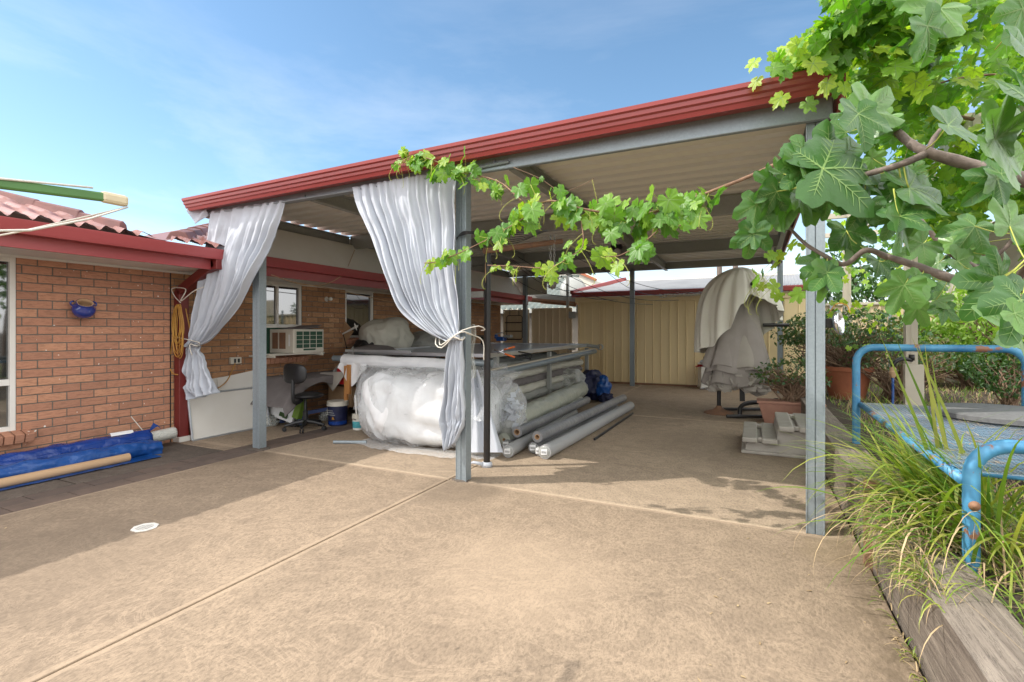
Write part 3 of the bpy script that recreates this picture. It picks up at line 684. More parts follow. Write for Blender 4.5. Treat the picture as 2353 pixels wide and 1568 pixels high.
# pergola-like lean-to roof between the house and the gate
lt = thing('lean_to_roof', (-6.2, 14, 2.1), 'low lean-to roof of corrugated sheet on rusty rafters behind the tan gates', 'roof')
b = MB()
def lf(u, v): x = lerp(-7.2, -4.4, u); y = lerp(13.2, 17.5, v); return (x, y, 2.50 - .28*u + .012*math.cos(x/.085*2*math.pi))
b.grid(lf, 300, 3); b.build('sheet', M['roofsheet'], lt, smooth=True)
b = MB()
for y_ in (13.2, 14.6, 16.0, 17.4): b.beam((-7.2, y_, 2.44), (-4.4, y_, 2.16), .05, .09)
b.beam((-4.42, 13.1, 2.16), (-4.42, 17.6, 2.14), .05, .12); b.beam((-5.9, 13.1, 2.30), (-5.9, 17.6, 2.30), .05, .1)
b.build('rafter', M['rust'], lt)
b = MB(); b.beam((-6.3, 13.1, 2.45), (-4.4, 13.1, 2.24), .03, .14); b.build('edge_beam', M['galv_dark'], lt)
ct = MB(); ct.box((-5.95, 12.58, 2.28), (-5.93, 12.6, 2.86)); ct.grid(lambda u, v: (lerp(-6.35, -5.05, u), 12.62+.02*math.sin(u*9), lerp(2.36, 2.86, v)), 20, 3)
tag(ct.build('canvas_blind', M['fabric_c'], smooth=True, solid=.003), 'pale canvas blind hanging at the back end of the carport by the house', 'blind')
# neighbour house, grey-green tiles
nh = thing('neighbour_house', (-8, 26, 0), 'neighbouring house with a grey-green tiled roof beyond the gates', 'house')
b = MB()
def nr(u, v):
    x = lerp(-22, -5.6-3.2*v, u); up = v*4.6; c = .42; k = up/c; f = k-math.floor(k)
    return (x, 21.5+up, 2.35 + up*.42 + .05*(1-f) + .045*math.sin(x/.30*2*math.pi))
b.grid(nr, 560, 66); b.build('roof', M['tile_grey'], nh, smooth=True)
b = MB(); b.box((-22, 22, 0), (-6, 30, 2.3)); b.build('wall', M['mortar'], nh)
b = MB()
for i in range(45): b.obox((-22+i*.30, 26.15, 4.36), (.36,.24,.12), (0, R(3), 0))
b.build('ridge_cap', M['tile_grey'], nh)
b = MB(); b.box((-22, 21.35, 2.2), (-5.6, 21.5, 2.36)); b.build('gutter', M['galv_dark'], nh)
g3 = thing('gable_house', (-4, 33, 0), 'farther gabled house with cream gable end and orange-brown edge above the grey roof', 'house')
apx = onY(1285, 605, 33); b = MB(); e1 = onY(1368, 645, 33)
b.prism([(apx.x-7, 33, 2), (apx.x, 33, apx.z), (e1.x, 33, e1.z), (e1.x, 33, 2)], (0, 5, 0)); b.build('wall', M['cream_paint'], g3)
b = MB(); b.beam(apx+Vector((-.3,-.1,.12)), e1+Vector((.1,-.1,.02)), .2, .16); b.build('barge_board', M['terracotta'], g3)
# satellite dish
sd = thing('satellite_dish', onY(1318, 700, 14), 'grey satellite dish on a galvanised pole above the gate', 'satellite dish')
c_ = onY(1317, 666, 14); b = MB(); ax = Vector((.35, -.9, .25)).normalized()
b.lathe([(.0, .0), (.15, .01), (.30, .045), (.40, .085), (.41, .08), (.30, .035), (.0, -.012)], c_, 28, axis=-ax, sx=.95, sy=1.05); b.build('dish', M['galv_dark'], sd, smooth=True)
b = MB(); q = onY(1326, 672, 13.7); b.tube([q, (q.x, q.y, 1.9)], .028, 8); b.box((q.x-.1, q.y-.03, q.z-.03), (q.x+.08, q.y+.05, q.z+.05)); b.build('pole', M['galv'], sd, smooth='auto')
b = MB(); b.tube([c_+Vector((0,0,-.3)), c_+ax*.5+Vector((0,0,-.25))], .012, 6); b.build('arm', M['galv'], sd)
# wires crossing the back opening
wi = thing('overhead_wires', (-4, 10, 2.6), 'thin dark wires sagging across the back opening of the carport', 'wires')
for (xa, ya, xb, yb_) in ((1150,575,1330,668),(1160,585,1420,690),(1190,590,1500,700),(1240,598,1560,690),(1290,575,1650,672),(1330,560,1520,680),(1120,595,1330,680)):
    a = onY(xa, ya, 9.0); c = onY(xb, yb_, 12.6); q = MB()
    q.tube([a.lerp(c, t/12) + Vector((0,0,-.28*math.sin(math.pi*t/12))) for t in range(13)], .006, 4); q.build('wire', M['black'], wi)
# distant trees
def leafcard(b, c, s, mi=0):
    M_ = Euler((random.uniform(-1.3,1.3), random.uniform(-1.3,1.3), random.uniform(0,6.28))).to_matrix(); c = Vector(c)
    vs = [(-.5,0,0),(-.12,-.26,.06),(.5,0,0),(-.12,.26,.06)]
    b.add([c + M_ @ (Vector(v)*s) for v in vs], [(0,1,2,3)], mi)
def tree(name, base, h, r, n, ls, m, label, cat='tree', trunk=.12, lumps=7, group=None, squash=.8):
    t = thing(name, base, label, cat, group); base = Vector(base); q = MB()
    top = base + Vector((0,0,h*.75)); q.tube(curve([base, base+Vector((r*.05,0,h*.35)), top], 6), [trunk*(1-.1*i) for i in range(7)], 7)
    cs = []
    for k in range(lumps):
        a = k*2.4; rr = r*random.uniform(.25, .75); c = base + Vector((math.cos(a)*rr, math.sin(a)*rr, h*random.uniform(.5, .88))); cs.append((c, r*random.uniform(.3,.55)))
        q.tube(curve([base+Vector((0,0,h*.35)), base.lerp(c,.55)+Vector((0,0,h*.12)), c], 5), [trunk*.5*(1-.16*i) for i in range(6)], 5)
    q.build('trunk', M['bark'], t, smooth=True); f = MB()
    for i in range(n):
        c, cr = random.choice(cs); d_ = Vector((random.gauss(0,1), random.gauss(0,1), random.gauss(0,1))).normalized()*cr*random.uniform(.35,1)**.6
        d_.z *= squash; leafcard(f, c+d_, ls*random.uniform(.6,1.3))
    f.build('crown', M[m], t); return t
tree('gum_tree', (-13.2, 40, 0), 7.1, 1.9, 900, .3, 'bush', 'dark gum tree crown just above the grey-green tiled roof')
for i, (x_, y_) in enumerate(((1653, 650), (1690, 645))):
    q = onY(x_, y_, 60); b = MB(); b.tube([(q.x, 60, 0), (q.x, 60, 22)], .28, 8); tag(b.build('palm_trunk', M['bark']), ['bare palm trunk beyond the shed roof, the farther from the covered rack', 'bare palm trunk beyond the shed roof, the nearer to the covered rack'][i], 'tree', 'bare trunks beyond the shed')
for (x_, y_, h_, r_, n_, lab) in ((2040, 24, 5.3, 2.4, 1100, 'reddish leafy tree beyond the back fence'), (2260, 30, 7.4, 3.4, 1800, 'wispy gum tree behind the beige pergola posts'), (2550, 34, 9, 4, 1200, 'gum tree far off past the right edge')):
    q = onY(x_, 760, y_); tree('gum_tree', (q.x, q.y, 0), h_, r_, n_, .28, 'bush', lab, squash=.6)
# ================================================================ curtains
def curtain(name, rows, Yp, folds, amp, label, seed, skew=0.0, tailrows=None, tie=None):
    """rows: (v, left px, right px) in the plane y=Yp; folds follow u and converge to the knot"""
    t = thing(name, onY(*rows[0][1], Yp), label, 'curtain', 'white curtains tied back at the carport front')
    def sheet(rows, folds, amp, ampfn, nu, nv, seed, yoff=0):
        Lc = curve([onY(*r[1], Yp) for r in rows], nv); Rc = curve([onY(*r[2], Yp) for r in rows], nv); m_ = MB()
        def f(u, v):
            i = min(int(round(v*nv)), nv); a, c = Lc[i], Rc[i]
            uu = u + .035*math.sin(u*11+seed)*math.sin(math.pi*u)+.012*math.sin(u*29+seed*3)*math.sin(math.pi*u) + .02*N3((u*5, v*1.5, seed))
            p = a.lerp(c, uu); ph = 2*math.pi*folds*(uu + .05*math.sin(uu*6+seed))
            k = ampfn(v); wv = math.sin(ph) + .35*math.sin(ph*2.1+seed+v*1.5) + .30*math.sin(ph*.37+seed*2+v*2.5)
            p = p + Vector((0, amp*k*wv*(.75+.9*N3((u*3.1, v*1.2, seed+9))) + (.045*N3((u*7, v*5, seed+4)) + .014*N3((u*24, v*15, seed)))*min(1, v*4), .01*N3((u*20, v*3, 2))))
            p.y += yoff*v
            return p
        m_.grid(f, nu, nv); return m_
    sheet(rows, folds, amp, lambda v: .35 + .65*min(1, v*2.5) if v < .7 else max(.28, 1-(v-.7)*2.4), 260, 90, seed, -.05).build('drape', M['fabric_w'], t, smooth=True, solid=.002)
    sheet(tailrows, 5, .035, lambda v: .5+.9*v, 90, 60, seed+3, -.02).build('tail', M['fabric_w'], t, smooth=True, solid=.002)
    return t
c1 = curtain('curtain', [(0,(483,486),(656,460)), (.15,(478,530),(640,508)), (.35,(468,590),(620,562)), (.55,(458,670),(594,628)), (.75,(448,745),(548,708)), (.9,(441,785),(494,776)), (1,(436,797),(461,797))],
        3.86, 8, .038, 'left white curtain gathered and tied back to the red downpipe', 1.3,
        tailrows=[(0,(430,790),(462,792)), (.15,(428,808),(466,812)), (.5,(427,850),(482,850)), (.75,(425,884),(494,884)), (1,(446,917),(503,902))])
c2 = curtain('curtain', [(0,(810,431),(1049,386)), (.1,(823,477),(1048,440)), (.3,(858,550),(1048,530)), (.5,(892,635),(1051,615)), (.7,(925,712),(1057,690)), (.88,(985,762),(1062,745)), (1,(1036,785),(1064,779))],
        3.84, 11, .042, 'right white curtain gathered and tied to the middle carport post, sunlit', 4.1,
        tailrows=[(0,(1034,776),(1064,774)), (.15,(1031,800),(1064,800)), (.5,(1026,885),(1064,880)), (.72,(1017,955),(1066,945)), (.85,(1019,985),(1064,975)), (1,(1024,1036),(1044,1020))])
# ties
def tie(parent, c, r, ends, name='tie'):
    q = MB(); c = Vector(c); q.tube([c+Vector((r*math.cos(a), r*.7*math.sin(a), .012*math.sin(3*a))) for a in [k*.42 for k in range(16)]], .007, 6)
    q.build(name, M['rope'], parent, smooth=True)
    for e in ends: q = MB(); q.tube(curve(e, 14), .0055, 6); q.build(name, M['rope'], parent, smooth=True)
k1 = onY(449, 793, 3.82); tie(c1, k1, .075, [[(-6.43,3.76,k1.z+.10),(-6.36,3.75,k1.z+.09),(-6.0,3.78,k1.z+.03),k1], [k1+Vector((0,-.07,0)), k1+Vector((.03,-.08,-.06)), k1+Vector((.05,-.07,-.12))]])
k2 = onY(1050, 778, 3.82)
tie(c2, k2, .075, [[k2+Vector((-.26,.07,.04)), k2+Vector((-.21,-.03,-.05)), k2+Vector((-.13,-.05,-.085)), k2+Vector((-.02,-.06,.0)), k2+Vector((.10,-.08,.07)), k2+Vector((.20,.04,.11)), k2+Vector((.22,.12,.08)), k2+Vector((.17,.14,.07))], [k2+Vector((-.22,.05,.02)), k2+Vector((-.15,-.04,-.06)), k2+Vector((-.03,-.06,.0)), k2+Vector((.11,-.08,.06)), k2+Vector((.16,.05,.02))],
                   [k2+Vector((.12,-.04,.05)), k2+Vector((.17,.16,-.02)), k2+Vector((.18,.17,-.2))]])
# white cloth scrap at the gutter end
q = [onY(426,458,3.75), onY(451,452,3.78), onY(483,474,3.85), onY(476,497,3.84), onY(449,515,3.79), onY(433,490,3.75)]
b = MB()
def cs(u, v):
    top = q[0].lerp(q[1], u) if u < .5 else q[1].lerp(q[2], (u-.5)*2); bot = q[5].lerp(q[4], u*2) if u < .5 else q[4].lerp(q[3], (u-.5)*2)
    return (q[0].lerp(q[2], u) if False else top).lerp(bot, v) + Vector((0, .03*math.sin(u*9+v*5)*math.sin(v*3), 0))
b.grid(cs, 24, 16); tag(b.build('cloth_scrap', M['fabric_w'], smooth=True, solid=.002, loc=q[1]), 'crumpled white cloth corner hanging off the left end of the red carport gutter', 'cloth')
# ================================================================ tarps and tubes on the path at left
def rollthing(name, pts, r, m, label, cat, seg=28, noise_=0.0, nseg=60, group=None, seed=0, flat=1.0, ends=True, ridge=0):
    t = MB(); C = curve(pts, nseg); n = len(C)
    for i in range(n):
        p = C[i]; tg = (C[min(i+1,n-1)]-C[max(i-1,0)]).normalized(); sd_ = tg.cross(Vector((0,0,1))).normalized()
        for k in range(seg):
            a = 2*math.pi*k/seg; s_ = i/(n-1)
            rr = r*(1 + noise_*N3((p.x*3+math.cos(a), p.y*3+seed, math.sin(a)*1.2), 1.8) + noise_*.6*N3((p.x*2+math.cos(a)*2, p.y*5+seed, math.sin(a)*3), 2.5)
                    + ridge*abs(math.sin(s_*21+a*2+4*N3((s_*4, a*.6, seed), 1)))**3*.6)
            off = sd_*math.cos(a)*rr + Vector((0,0,1))*math.sin(a)*rr*flat
            t.v.append(p + off)
    for i in range(n-1):
        for k in range(seg):
            k2 = (k+1) % seg; t.f.append((i*seg+k, i*seg+k2, (i+1)*seg+k2, (i+1)*seg+k)); t.m.append(0)
    if ends: t.f.append(tuple(range(seg))[::-1]); t.m.append(0); t.f.append(tuple((n-1)*seg+k for k in range(seg))); t.m.append(0)
    return t
bt = thing('tarp_bundle', (-6.25, 2.6, 0), 'dark blue tarpaulin roll with a white label lying closest to the brick wall', 'tarpaulin', 'blue tarpaulin rolls on the path')
rollthing('', [(-6.24, -1.2, .115),(-6.24,.4,.12),(-6.24,1.3,.12),(-6.26,2.3,.125),(-6.28,3.36,.13)], .108, None, None, None, noise_=.16, ridge=.10, nseg=150, seg=36).build('wrap', M['blue_tarp'], bt, smooth=True)
rollthing('', [(-6.28,3.3,.135),(-6.30,3.66,.15)], .068, None, None, None, nseg=8).build('core_roll', M['film2'], bt, smooth='auto')
rollthing('', [(-6.28,3.25,.135),(-6.30,3.65,.15)], .064, None, None, None, nseg=8).build('core_roll', M['white_paint'], bt, smooth='auto')
b = MB(); b.grid(lambda u, v: (-6.28+.055*math.sin(-.5+1.2*v), lerp(2.98,3.20,u), .13+.134*math.cos(-.5+1.2*v)+.004), 6, 6); b.build('label', M['paperwhite'], bt, smooth=True)
b = MB(); b.add([(-6.37,3.40,.18),(-6.39,3.48,.29),(-6.38,3.53,.25),(-6.37,3.56,.20)], [(0,1,2),(1,3,2)]); b.tube([(-6.35,3.35,.22),(-6.4,3.25,.40)], .005, 5, mi=1); b.build('loose_flap', [M['blue_tarp'], M['rope']], bt)
b2 = thing('tarp_bundle', (-6.02, 2, 0), 'lighter blue tarpaulin roll lying between the brown tube and the dark blue roll', 'tarpaulin', 'blue tarpaulin rolls on the path')
rollthing('', [(-5.99,-1.3,.085),(-6.0,1.0,.085),(-6.03,2.0,.085),(-6.05,2.9,.085),(-6.07,3.2,.07),(-6.06,3.36,.05)], .085, None, None, None, noise_=.2, ridge=.12, nseg=140, seg=32).build('wrap', M['blue_tarp2'], b2, smooth=True)
b = MB(); b.grid(lambda u, v: (lerp(-6.12,-5.80,u), lerp(-1.2,3.25,v), .012+.006*N3((u*8,v*40,1))), 12, 80); b.build('skirt', M['blue_tarp2'], b2, smooth=True)
ctb = MB(); ctb.tube([(-5.845,-1.5,.052),(-5.91,2.98,.052)], .042, 24, caps=False); ctb.tube([(-5.91,2.98,.052),(-5.91,2.96,.052)], [.042,.034], 24, caps=False); ctb.tube([(-5.91,2.98,.052),(-5.86,-1,.052)], .034, 24, caps=False)
tag(ctb.build('cardboard_tube', M['tan'], smooth='auto', loc=(-5.87,1,0)), 'long bare brown cardboard tube lying in front of the blue tarpaulins', 'tube')
# blue pot on the wall
pt = thing('wall_pot', (XW+.1, 2.80, 1.55), 'small cobalt blue glazed pot with two ears hung on the brown brick wall', 'pot')
c_ = Vector((XW+.05, 2.81, 1.53)); b = MB(); ax = Vector((.62, -.12, .8)).normalized()
b.lathe([(.0,-.005),(.05,.0),(.085,.04),(.104,.085),(.098,.125),(.072,.155),(.066,.170),(.076,.182),(.066,.182),(.056,.165),(.08,.12),(.06,.04)], c_, 32, axis=ax); b.build('body', M['blueglaze'], pt, smooth=True)
b = MB(); b.lathe([(.070,.1835),(.062,.1845),(.054,.16),(.07,.13),(.055,.07),(0,.06)], c_, 32, axis=ax); b.build('rim', M['card'], pt, smooth=True)
for s_ in (-1, 1):
    b = MB(); e = c_ + Vector((.03, s_*.085, .135)); b.tube([e+Vector((0,s_*.03*math.sin(a), .024*math.cos(a))) for a in [k*.45 for k in range(8)]], .009, 8); b.build('ear', M['blueglaze'], pt, smooth=True)
# yellow extension cord hung on the downpipe
b = MB(); pts = []
top = Vector((-6.34, 3.76, 1.70))
for k in range(9):
    w_ = .035+.06*random.random(); h_ = .38+.34*random.random(); x0 = top.x+random.uniform(-.03,.03); yy = 3.745-random.random()*.03
    for t_ in range(10):
        a = math.pi*2*t_/10; pts.append((x0+w_*math.sin(a)*(.5+.5*(1-math.cos(a))*.5)*1.6, yy, top.z-h_*.5*(1-math.cos(a))))
pts += [(-6.45,3.74,1.35),(-6.52,3.74,.98),(-6.46,3.73,.86),(-6.34,3.73,.84)]
b.tube(curve(pts, 260), .0055, 6); b.tube(curve([(-6.30,3.8,1.65),(-6.27,3.85,1.3),(-6.33,3.95,.9),(-6.38,4.15,.62),(-6.42,4.40,.68),(-6.45,4.56,.93)], 30), .007, 6)
tag(b.build('extension_cord', M['yellow'], smooth=True, loc=top), 'coiled yellow extension cord hanging from the red downpipe', 'cable')
b = MB(); b.tube(curve([(-6.30,3.74,1.72),(-6.42,3.74,1.80),(-6.47,3.74,1.9),(-6.2,3.74,1.88),(-6.28,3.73,1.74),(-6.05,3.74,1.85),(-5.9,3.77,1.90)], 40), .006, 5)
tag(b.build('tie_wire', M['rope'], loc=top), 'pale cord wound around the bend of the red downpipe', 'cord')
b = MB(); b.tube(curve([onX(623,632,-5.7), onX(680,650,-5.75), onX(751,662,-5.9), onX(880,690,-6.2), onX(905,694,-6.3)], 20), .006, 5); b.tube(curve([onX(690,655,-5.75), onX(745,654,-5.7), onX(790,628,-5.7), onX(815,575,-5.9)], 20), .005, 5)
tag(b.build('cable', M['tan'], loc=onX(690,655,-5.75)), 'thin pale cable drooping across the red house gutter under the carport', 'cable')
# AC unit
ac = thing('air_conditioner', (-6.2, 5.45, 1.0), 'off-white window air conditioner with a square metal grille', 'air conditioner')
x0, x1, y0, y1, z0, z1 = -6.52, -6.02, 5.16, 5.73, 1.05, 1.40
b = MB(); b.box((x0,y0,z0),(x1,y1,z1)); b.build('case', M['cream_paint'], ac, bevel=.008)
b = MB(); b.box((x1+.001,y0+.04,z0+.07),(x1+.006,y1-.03,z1-.03)); b.build('condenser', M['green_board'], ac)
b = MB()
for k in range(5): yy = lerp(y0+.04, y1-.03, k/4); b.box((x1+.007,yy-.003,z0+.07),(x1+.014,yy+.003,z1-.03))
for k in range(5): zz = lerp(z0+.07, z1-.03, k/4); b.box((x1+.008,y0+.04,zz-.003),(x1+.013,y1-.03,zz+.003))
b.build('grille', M['cream_paint'], ac)
for (xa, xb) in ((-6.46,-6.34),(-6.31,-6.18)): b = MB(); b.box((xa,y0-.004,z0+.06),(xb,y0-.001,z1-.05)); b.build('side_louvre', M['rust'], ac)
b = MB(); b.box((-6.12,y0-.003,z0+.10),(-6.09,y0-.001,z1-.08)); b.build('label', M['paperwhite'], ac)
b = MB(); b.box((x1+.002,y0+.18,z0+.035),(x1+.01,y0+.40,z0+.06)); b.build('drain_slot', M['green_board'], ac)
sh = MB(); sh.box((-6.5,4.80,1.0),(-5.98,4.83,1.03)); sh.box((-6.5,5.66,1.0),(-5.98,5.69,1.03)); sh.box((-6.06,4.78,1.028),(-6.02,5.75,1.046)); sh.box((-6.3,4.78,1.028),(-6.26,5.75,1.046))
tag(sh.build('shelf_bracket', M['cream_paint'], bevel=.003, loc=(-6.2,5.3,1.0)), 'pale timber bracket carrying the air conditioner under the window', 'shelf')
def cloth(name, fn, m, label, cat='cloth', nu=50, nv=40, loc=None, solid=.003, group=None):
    b = MB(); b.grid(fn, nu, nv); return tag(b.build(name, m, smooth=True, solid=solid, loc=loc), label, cat, group)
b = MB()
for k in range(3): b.obox((-6.22+.03*k, 5.40+.06*k, 1.412+.014*k), (.34,.44,.008), (R(3*k), R(4-3*k), R(15*k)))
b.build('x', M['fabric_d']).name = 'folded_plastic'; o = bpy.data.objects['folded_plastic']; tag(o, 'crumpled dark plastic sheets lying on top of the window air conditioner', 'plastic sheet')
# white boards leaning
wb = thing('whiteboard', (-6.33, 4.4, 0), 'large white framed board leaning against the wall on the concrete, nearest to the camera', 'board', 'white boards leaning on the wall')
a, c = onZ(431, 1011, .01), onZ(587, 978, .01); a = Vector((-6.30, a.y, .01)); c = Vector((-6.30, 4.98, .01)); lean = Vector((-.10, 0, .56))
b = MB(); b.prism([a, c, c+lean, a+lean], (-.015, 0, -.003)); b.build('panel', M['white_paint'], wb)
b = MB(); e = Vector((.004,0,0))
for (p, q_) in ((a, c), (a+lean, c+lean), (a, a+lean), (c, c+lean)): b.beam(p+e, q_+e, .022, .022)
b.build('frame', M['alu'], wb, bevel=.003)
w2 = MB(); a = Vector((-6.42,4.02,.35)); c = Vector((-6.42,5.02,.35)); w2.prism([a, c, c+Vector((-.05,0,.46)), a+Vector((-.05,0,.37))], (-.012,0,0)); w2.prism([(-6.41,4.32,.4),(-6.41,5.0,.4),(-6.45,5.0,.83),(-6.45,4.30,.74)], (-.008,0,0))
tag(w2.build('white_board', M['white_paint'], loc=a), 'smaller white boards standing behind the framed whiteboard by the yellow cord', 'board', 'white boards leaning on the wall')
# workbench with blue frame
wk = thing('workbench', (-6.1, 6.1, 0), 'low workbench with periwinkle blue metal frame under the air conditioner', 'workbench')
b = MB(); b.box((-6.45,5.05,.66),(-5.72,7.0,.69)); b.build('top', M['white_paint'], wk, bevel=.004)
for (x, y) in ((-6.40,5.22),(-5.98,5.20),(-6.40,6.85),(-5.98,6.85)): b = MB(); b.box((x,y,.0),(x+.06,y+.06,.66)); b.build('leg', M['lightblue'], wk, bevel=.004)
b = MB(); b.box((-6.34,5.21,.14),(-5.98,5.25,.19)); b.box((-5.97,5.26,.14),(-5.93,6.85,.19)); b.box((-6.40,5.21,.60),(-5.92,5.25,.655)); b.box((-5.97,5.26,.60),(-5.93,6.85,.655)); b.build('rail', M['lightblue'], wk, bevel=.003)
def gc(u, v):     # grey cloth over the bench: v across (wall -> front), u along
    y = lerp(4.72, 7.0, u); s_ = v*(.93+.10*N3((u*5,1,0))); x = -6.47 + min(s_, .78); z = .705
    if s_ > .78: z -= (s_-.78)*(.85+.3*N3((u*6,0,0))); x += .03*math.sin(u*30)*(s_-.78)*2.2
    if y < 5.05: z -= (5.05-y)*1.1; x += .02*math.sin(v*14)
    return (x, y, z + .012*N3((x*6, y*6, 0)) + .02*N3((x*3,y*2.2,5)))
cloth('grey_cloth', gc, M['fabric_d'], 'dark taupe cloth draped over the low workbench and hanging off its left end', nu=90, nv=50, loc=(-6.1,5.5,.7))
# printed carton under the bench
cbx = thing('printed_carton', (-6.2, 5.2, .1), 'white and green printed carton leaning under the bench beside its blue leg', 'box')
b = MB(); b.obox((-6.17, 5.12, .29), (.46,.03,.40), (R(-8), R(14), R(8))); b.build('front_panel', M['paperwhite'], cbx, bevel=.003)
b = MB(); b.obox((-6.16,5.095,.37), (.075,.012,.20), (R(-8), R(14), R(8))); b.build('printed_bottle', M['black'], cbx, bevel=.01)
for k in range(3): b = MB(); b.obox((-6.26+.085*k, 5.10-.012*k, .185-.02*k), (.07,.02,.06), (R(-8), R(14), R(8))); b.build('printed_picture', M['bush'] if k else M['rust'], cbx)
b = MB(); b.obox((-5.90, 5.18, .29), (.10,.10,.36), (R(-8), R(14), R(8))); b.build('side_panel', M['bush_b'], cbx)
# plastic bags under the bench
for (x, y, r_, lab) in ((-6.15,5.35,.15,'milky plastic bag on the floor under the blue bench leg, left of the chair'), (-5.95,5.75,.13,'milky plastic bag on the floor behind the chair base'), (-6.32,5.02,.10,'small milky plastic bag between the whiteboard and the printed carton')):
    b = MB(); b.ball((x,y,.06), (r_,r_,.08), 4, lambda q,p: q*(1+.45*N3(p,3,x*3)+.2*N3(p,8))); tag(b.build('plastic_bag', M['film2'], smooth=True, loc=(x,y,0)), lab, 'bag', 'plastic bags under the workbench')
b = MB(); b.box((-6.1,5.9,.19),(-5.6,6.6,.50)); tag(b.build('cardboard_box', M['card'], bevel=.004, loc=(-6,6,0)), 'plain brown cardboard box behind the chair under the workbench', 'box')
b = MB(); b.box((-5.95,6.7,.0),(-5.4,7.2,.62)); tag(b.build('black_crate', M['black'], bevel=.01, loc=(-6,7,0)), 'black box in the dark corner behind the blue paint bucket', 'box')
# office chair
ch = thing('office_chair', (-5.62, 5.02, 0), 'black fabric office chair on castors in front of the workbench', 'office chair')
o_ = Vector((-5.62, 5.02, 0)); b = MB()
b.lathe([(.0,.10),(.032,.10),(.034,.26),(.022,.27),(.018,.42)], o_, 16); b.build('gas_column', M['black'], ch, smooth='auto')
for k in range(5):
    a = k*2*math.pi/5 + .35; e = o_ + Vector((math.cos(a)*.27, math.sin(a)*.27, .075)); b = MB()
    b.tube([o_+Vector((0,0,.12)), o_.lerp(e,.5)+Vector((0,0,.07)), e], [.030,.024,.018], 8); lg = b.build('leg', M['black'], ch, smooth='auto')
    b = MB(); ax = Vector((math.sin(a), -math.cos(a), 0))
    for s_ in (-.018, .018): b.lathe([(0,-.009),(.026,-.008),(.029,0),(.026,.008),(0,.009)], e+ax*s_+Vector((0,0,-.045)), 14, axis=ax)
    b.build('castor', M['black'], lg, smooth='auto')
b = MB(); b.ball(o_+Vector((-.04,.06,.47)), (.23,.22,.05), 4, lambda q,p: Vector((q.x, q.y, q.z))); b.build('seat', M['black'], ch, smooth=True)
b = MB(); b.tube(curve([o_+Vector((0,-.06,.42)), o_+Vector((.05,-.20,.40)), o_+Vector((.06,-.26,.47)), o_+Vector((.05,-.25,.72))], 12), .026, 8); b.build('back_stem', M['black'], ch, smooth='auto')
b = MB()
def bk(q, p):
    s_ = lambda t: math.copysign(abs(t)**.6, t); return Vector((s_(p.x)*.215, p.y*.032 + .04*(p.x**2), s_(p.z)*.135))
b.ball(o_+Vector((.03,-.24,.80)), (1,1,1), 4, bk); b.build('backrest', M['black'], ch, smooth=True)
# buckets
def bucket(x, y, r_, h, body, lidm, label, band=None, handle=True):
    t = thing('bucket', (x,y,0), label, 'bucket'); b = MB()
    b.lathe([(0,0),(r_*.88,0),(r_*.90,.01),(r_,h)], (x,y,0), 32); b.build('body', body, t, smooth='auto')
    b = MB(); b.lathe([(r_*1.01,h-.06),(r_*1.06,h-.058),(r_*1.06,h-.03),(r_*1.03,h-.028),(r_*1.06,h),(r_*.98,h+.008),(0,h-.005)], (x,y,0), 32); b.build('rim', lidm, t, smooth='auto')
    if band: b = MB(); b.lathe([(r_*.905,.02),(r_*.93,.02),(r_*.935,.065),(r_*.915,.067)], (x,y,0), 32); b.build('label_band', band, t, smooth='auto')
    if handle: b = MB(); b.tube([(x-r_*1.05*math.cos(a)*.9, y-r_*1.05*math.cos(a)*.2-r_*1.02*math.sin(a)*.75, h-.04-.17*math.sin(a)) for a in [math.pi*k/14 for k in range(15)]], .006, 6); b.build('handle', lidm, t, smooth=True)
    return t
bu = bucket(-5.50, 5.50, .145, .345, M['navy'], M['cream_paint'], 'large navy paint bucket with cream rim and wire handle beside the office chair', M['blue_tarp'])
b = MB(); e = onY(785, 960, 5.36); b.add([(-5.47,5.352,.10),(-5.42,5.358,.10),(-5.445,5.352,.145)], [(0,1,2)]); b.build('warning_triangle', M['yellow'], bu)
b = MB()
for k in range(3): b.box((-5.58, 5.352-.0005*k, .22-.03*k), (-5.45+.02*k, 5.357, .227-.03*k))
b.build('label_print', M['film2'], bu)
bp = bucket(-4.98, 5.36, .078, .21, M['white_paint'], M['cream_paint'], 'small white pail with teal label beside the plastic-wrapped white bundle', None, False)
b = MB(); b.lathe([(.0745,.03),(.0775,.12)], (-4.98,5.36,0), 32); b.build('label_band', mat('teal_label', (.10,.42,.45), (.02,.15,.2), 14, .4), bp, smooth=True)
def text(s, loc, rot, size, m, name, parent, ext=.002):
    cu = bpy.data.curves.new(name, 'FONT'); cu.body = s; cu.size = size; cu.extrude = ext; cu.align_x = 'CENTER'
    ob = bpy.data.objects.new(name, cu); COL.objects.link(ob); ob.rotation_euler = rot
    dg = bpy.context.evaluated_depsgraph_get(); me = bpy.data.meshes.new_from_object(ob.evaluated_get(dg)); bpy.data.objects.remove(ob)
    o2 = bpy.data.objects.new(name, me); COL.objects.link(o2); me.materials.clear(); me.materials.append(m); o2.rotation_euler = rot
    o2.location = Vector(loc) - (world_loc(parent) if parent else Vector((0,0,0)))
    if parent: o2.parent = parent
    return o2
text('PBS', (-4.965, 5.278, .14), (R(86), 0, R(8)), .032, M['black'], 'lettering', bp)
b = MB(); b.tube([(-5.02,5.38,.1),(-5.01,5.34,.48)], .012, 8); tag(b.build('stir_stick', M['white_paint'], loc=(-5,5.3,.1)), 'white stick standing in the small teal pail', 'stick')
b = MB(); b.obox((-5.95,5.16,.012), (.26,.12,.012), (0,0,R(30))); tag(b.build('scraper_board', M['black'], bevel=.003, loc=(-5.9,5.1,0)), 'flat black board lying on the floor left of the office chair', 'board')
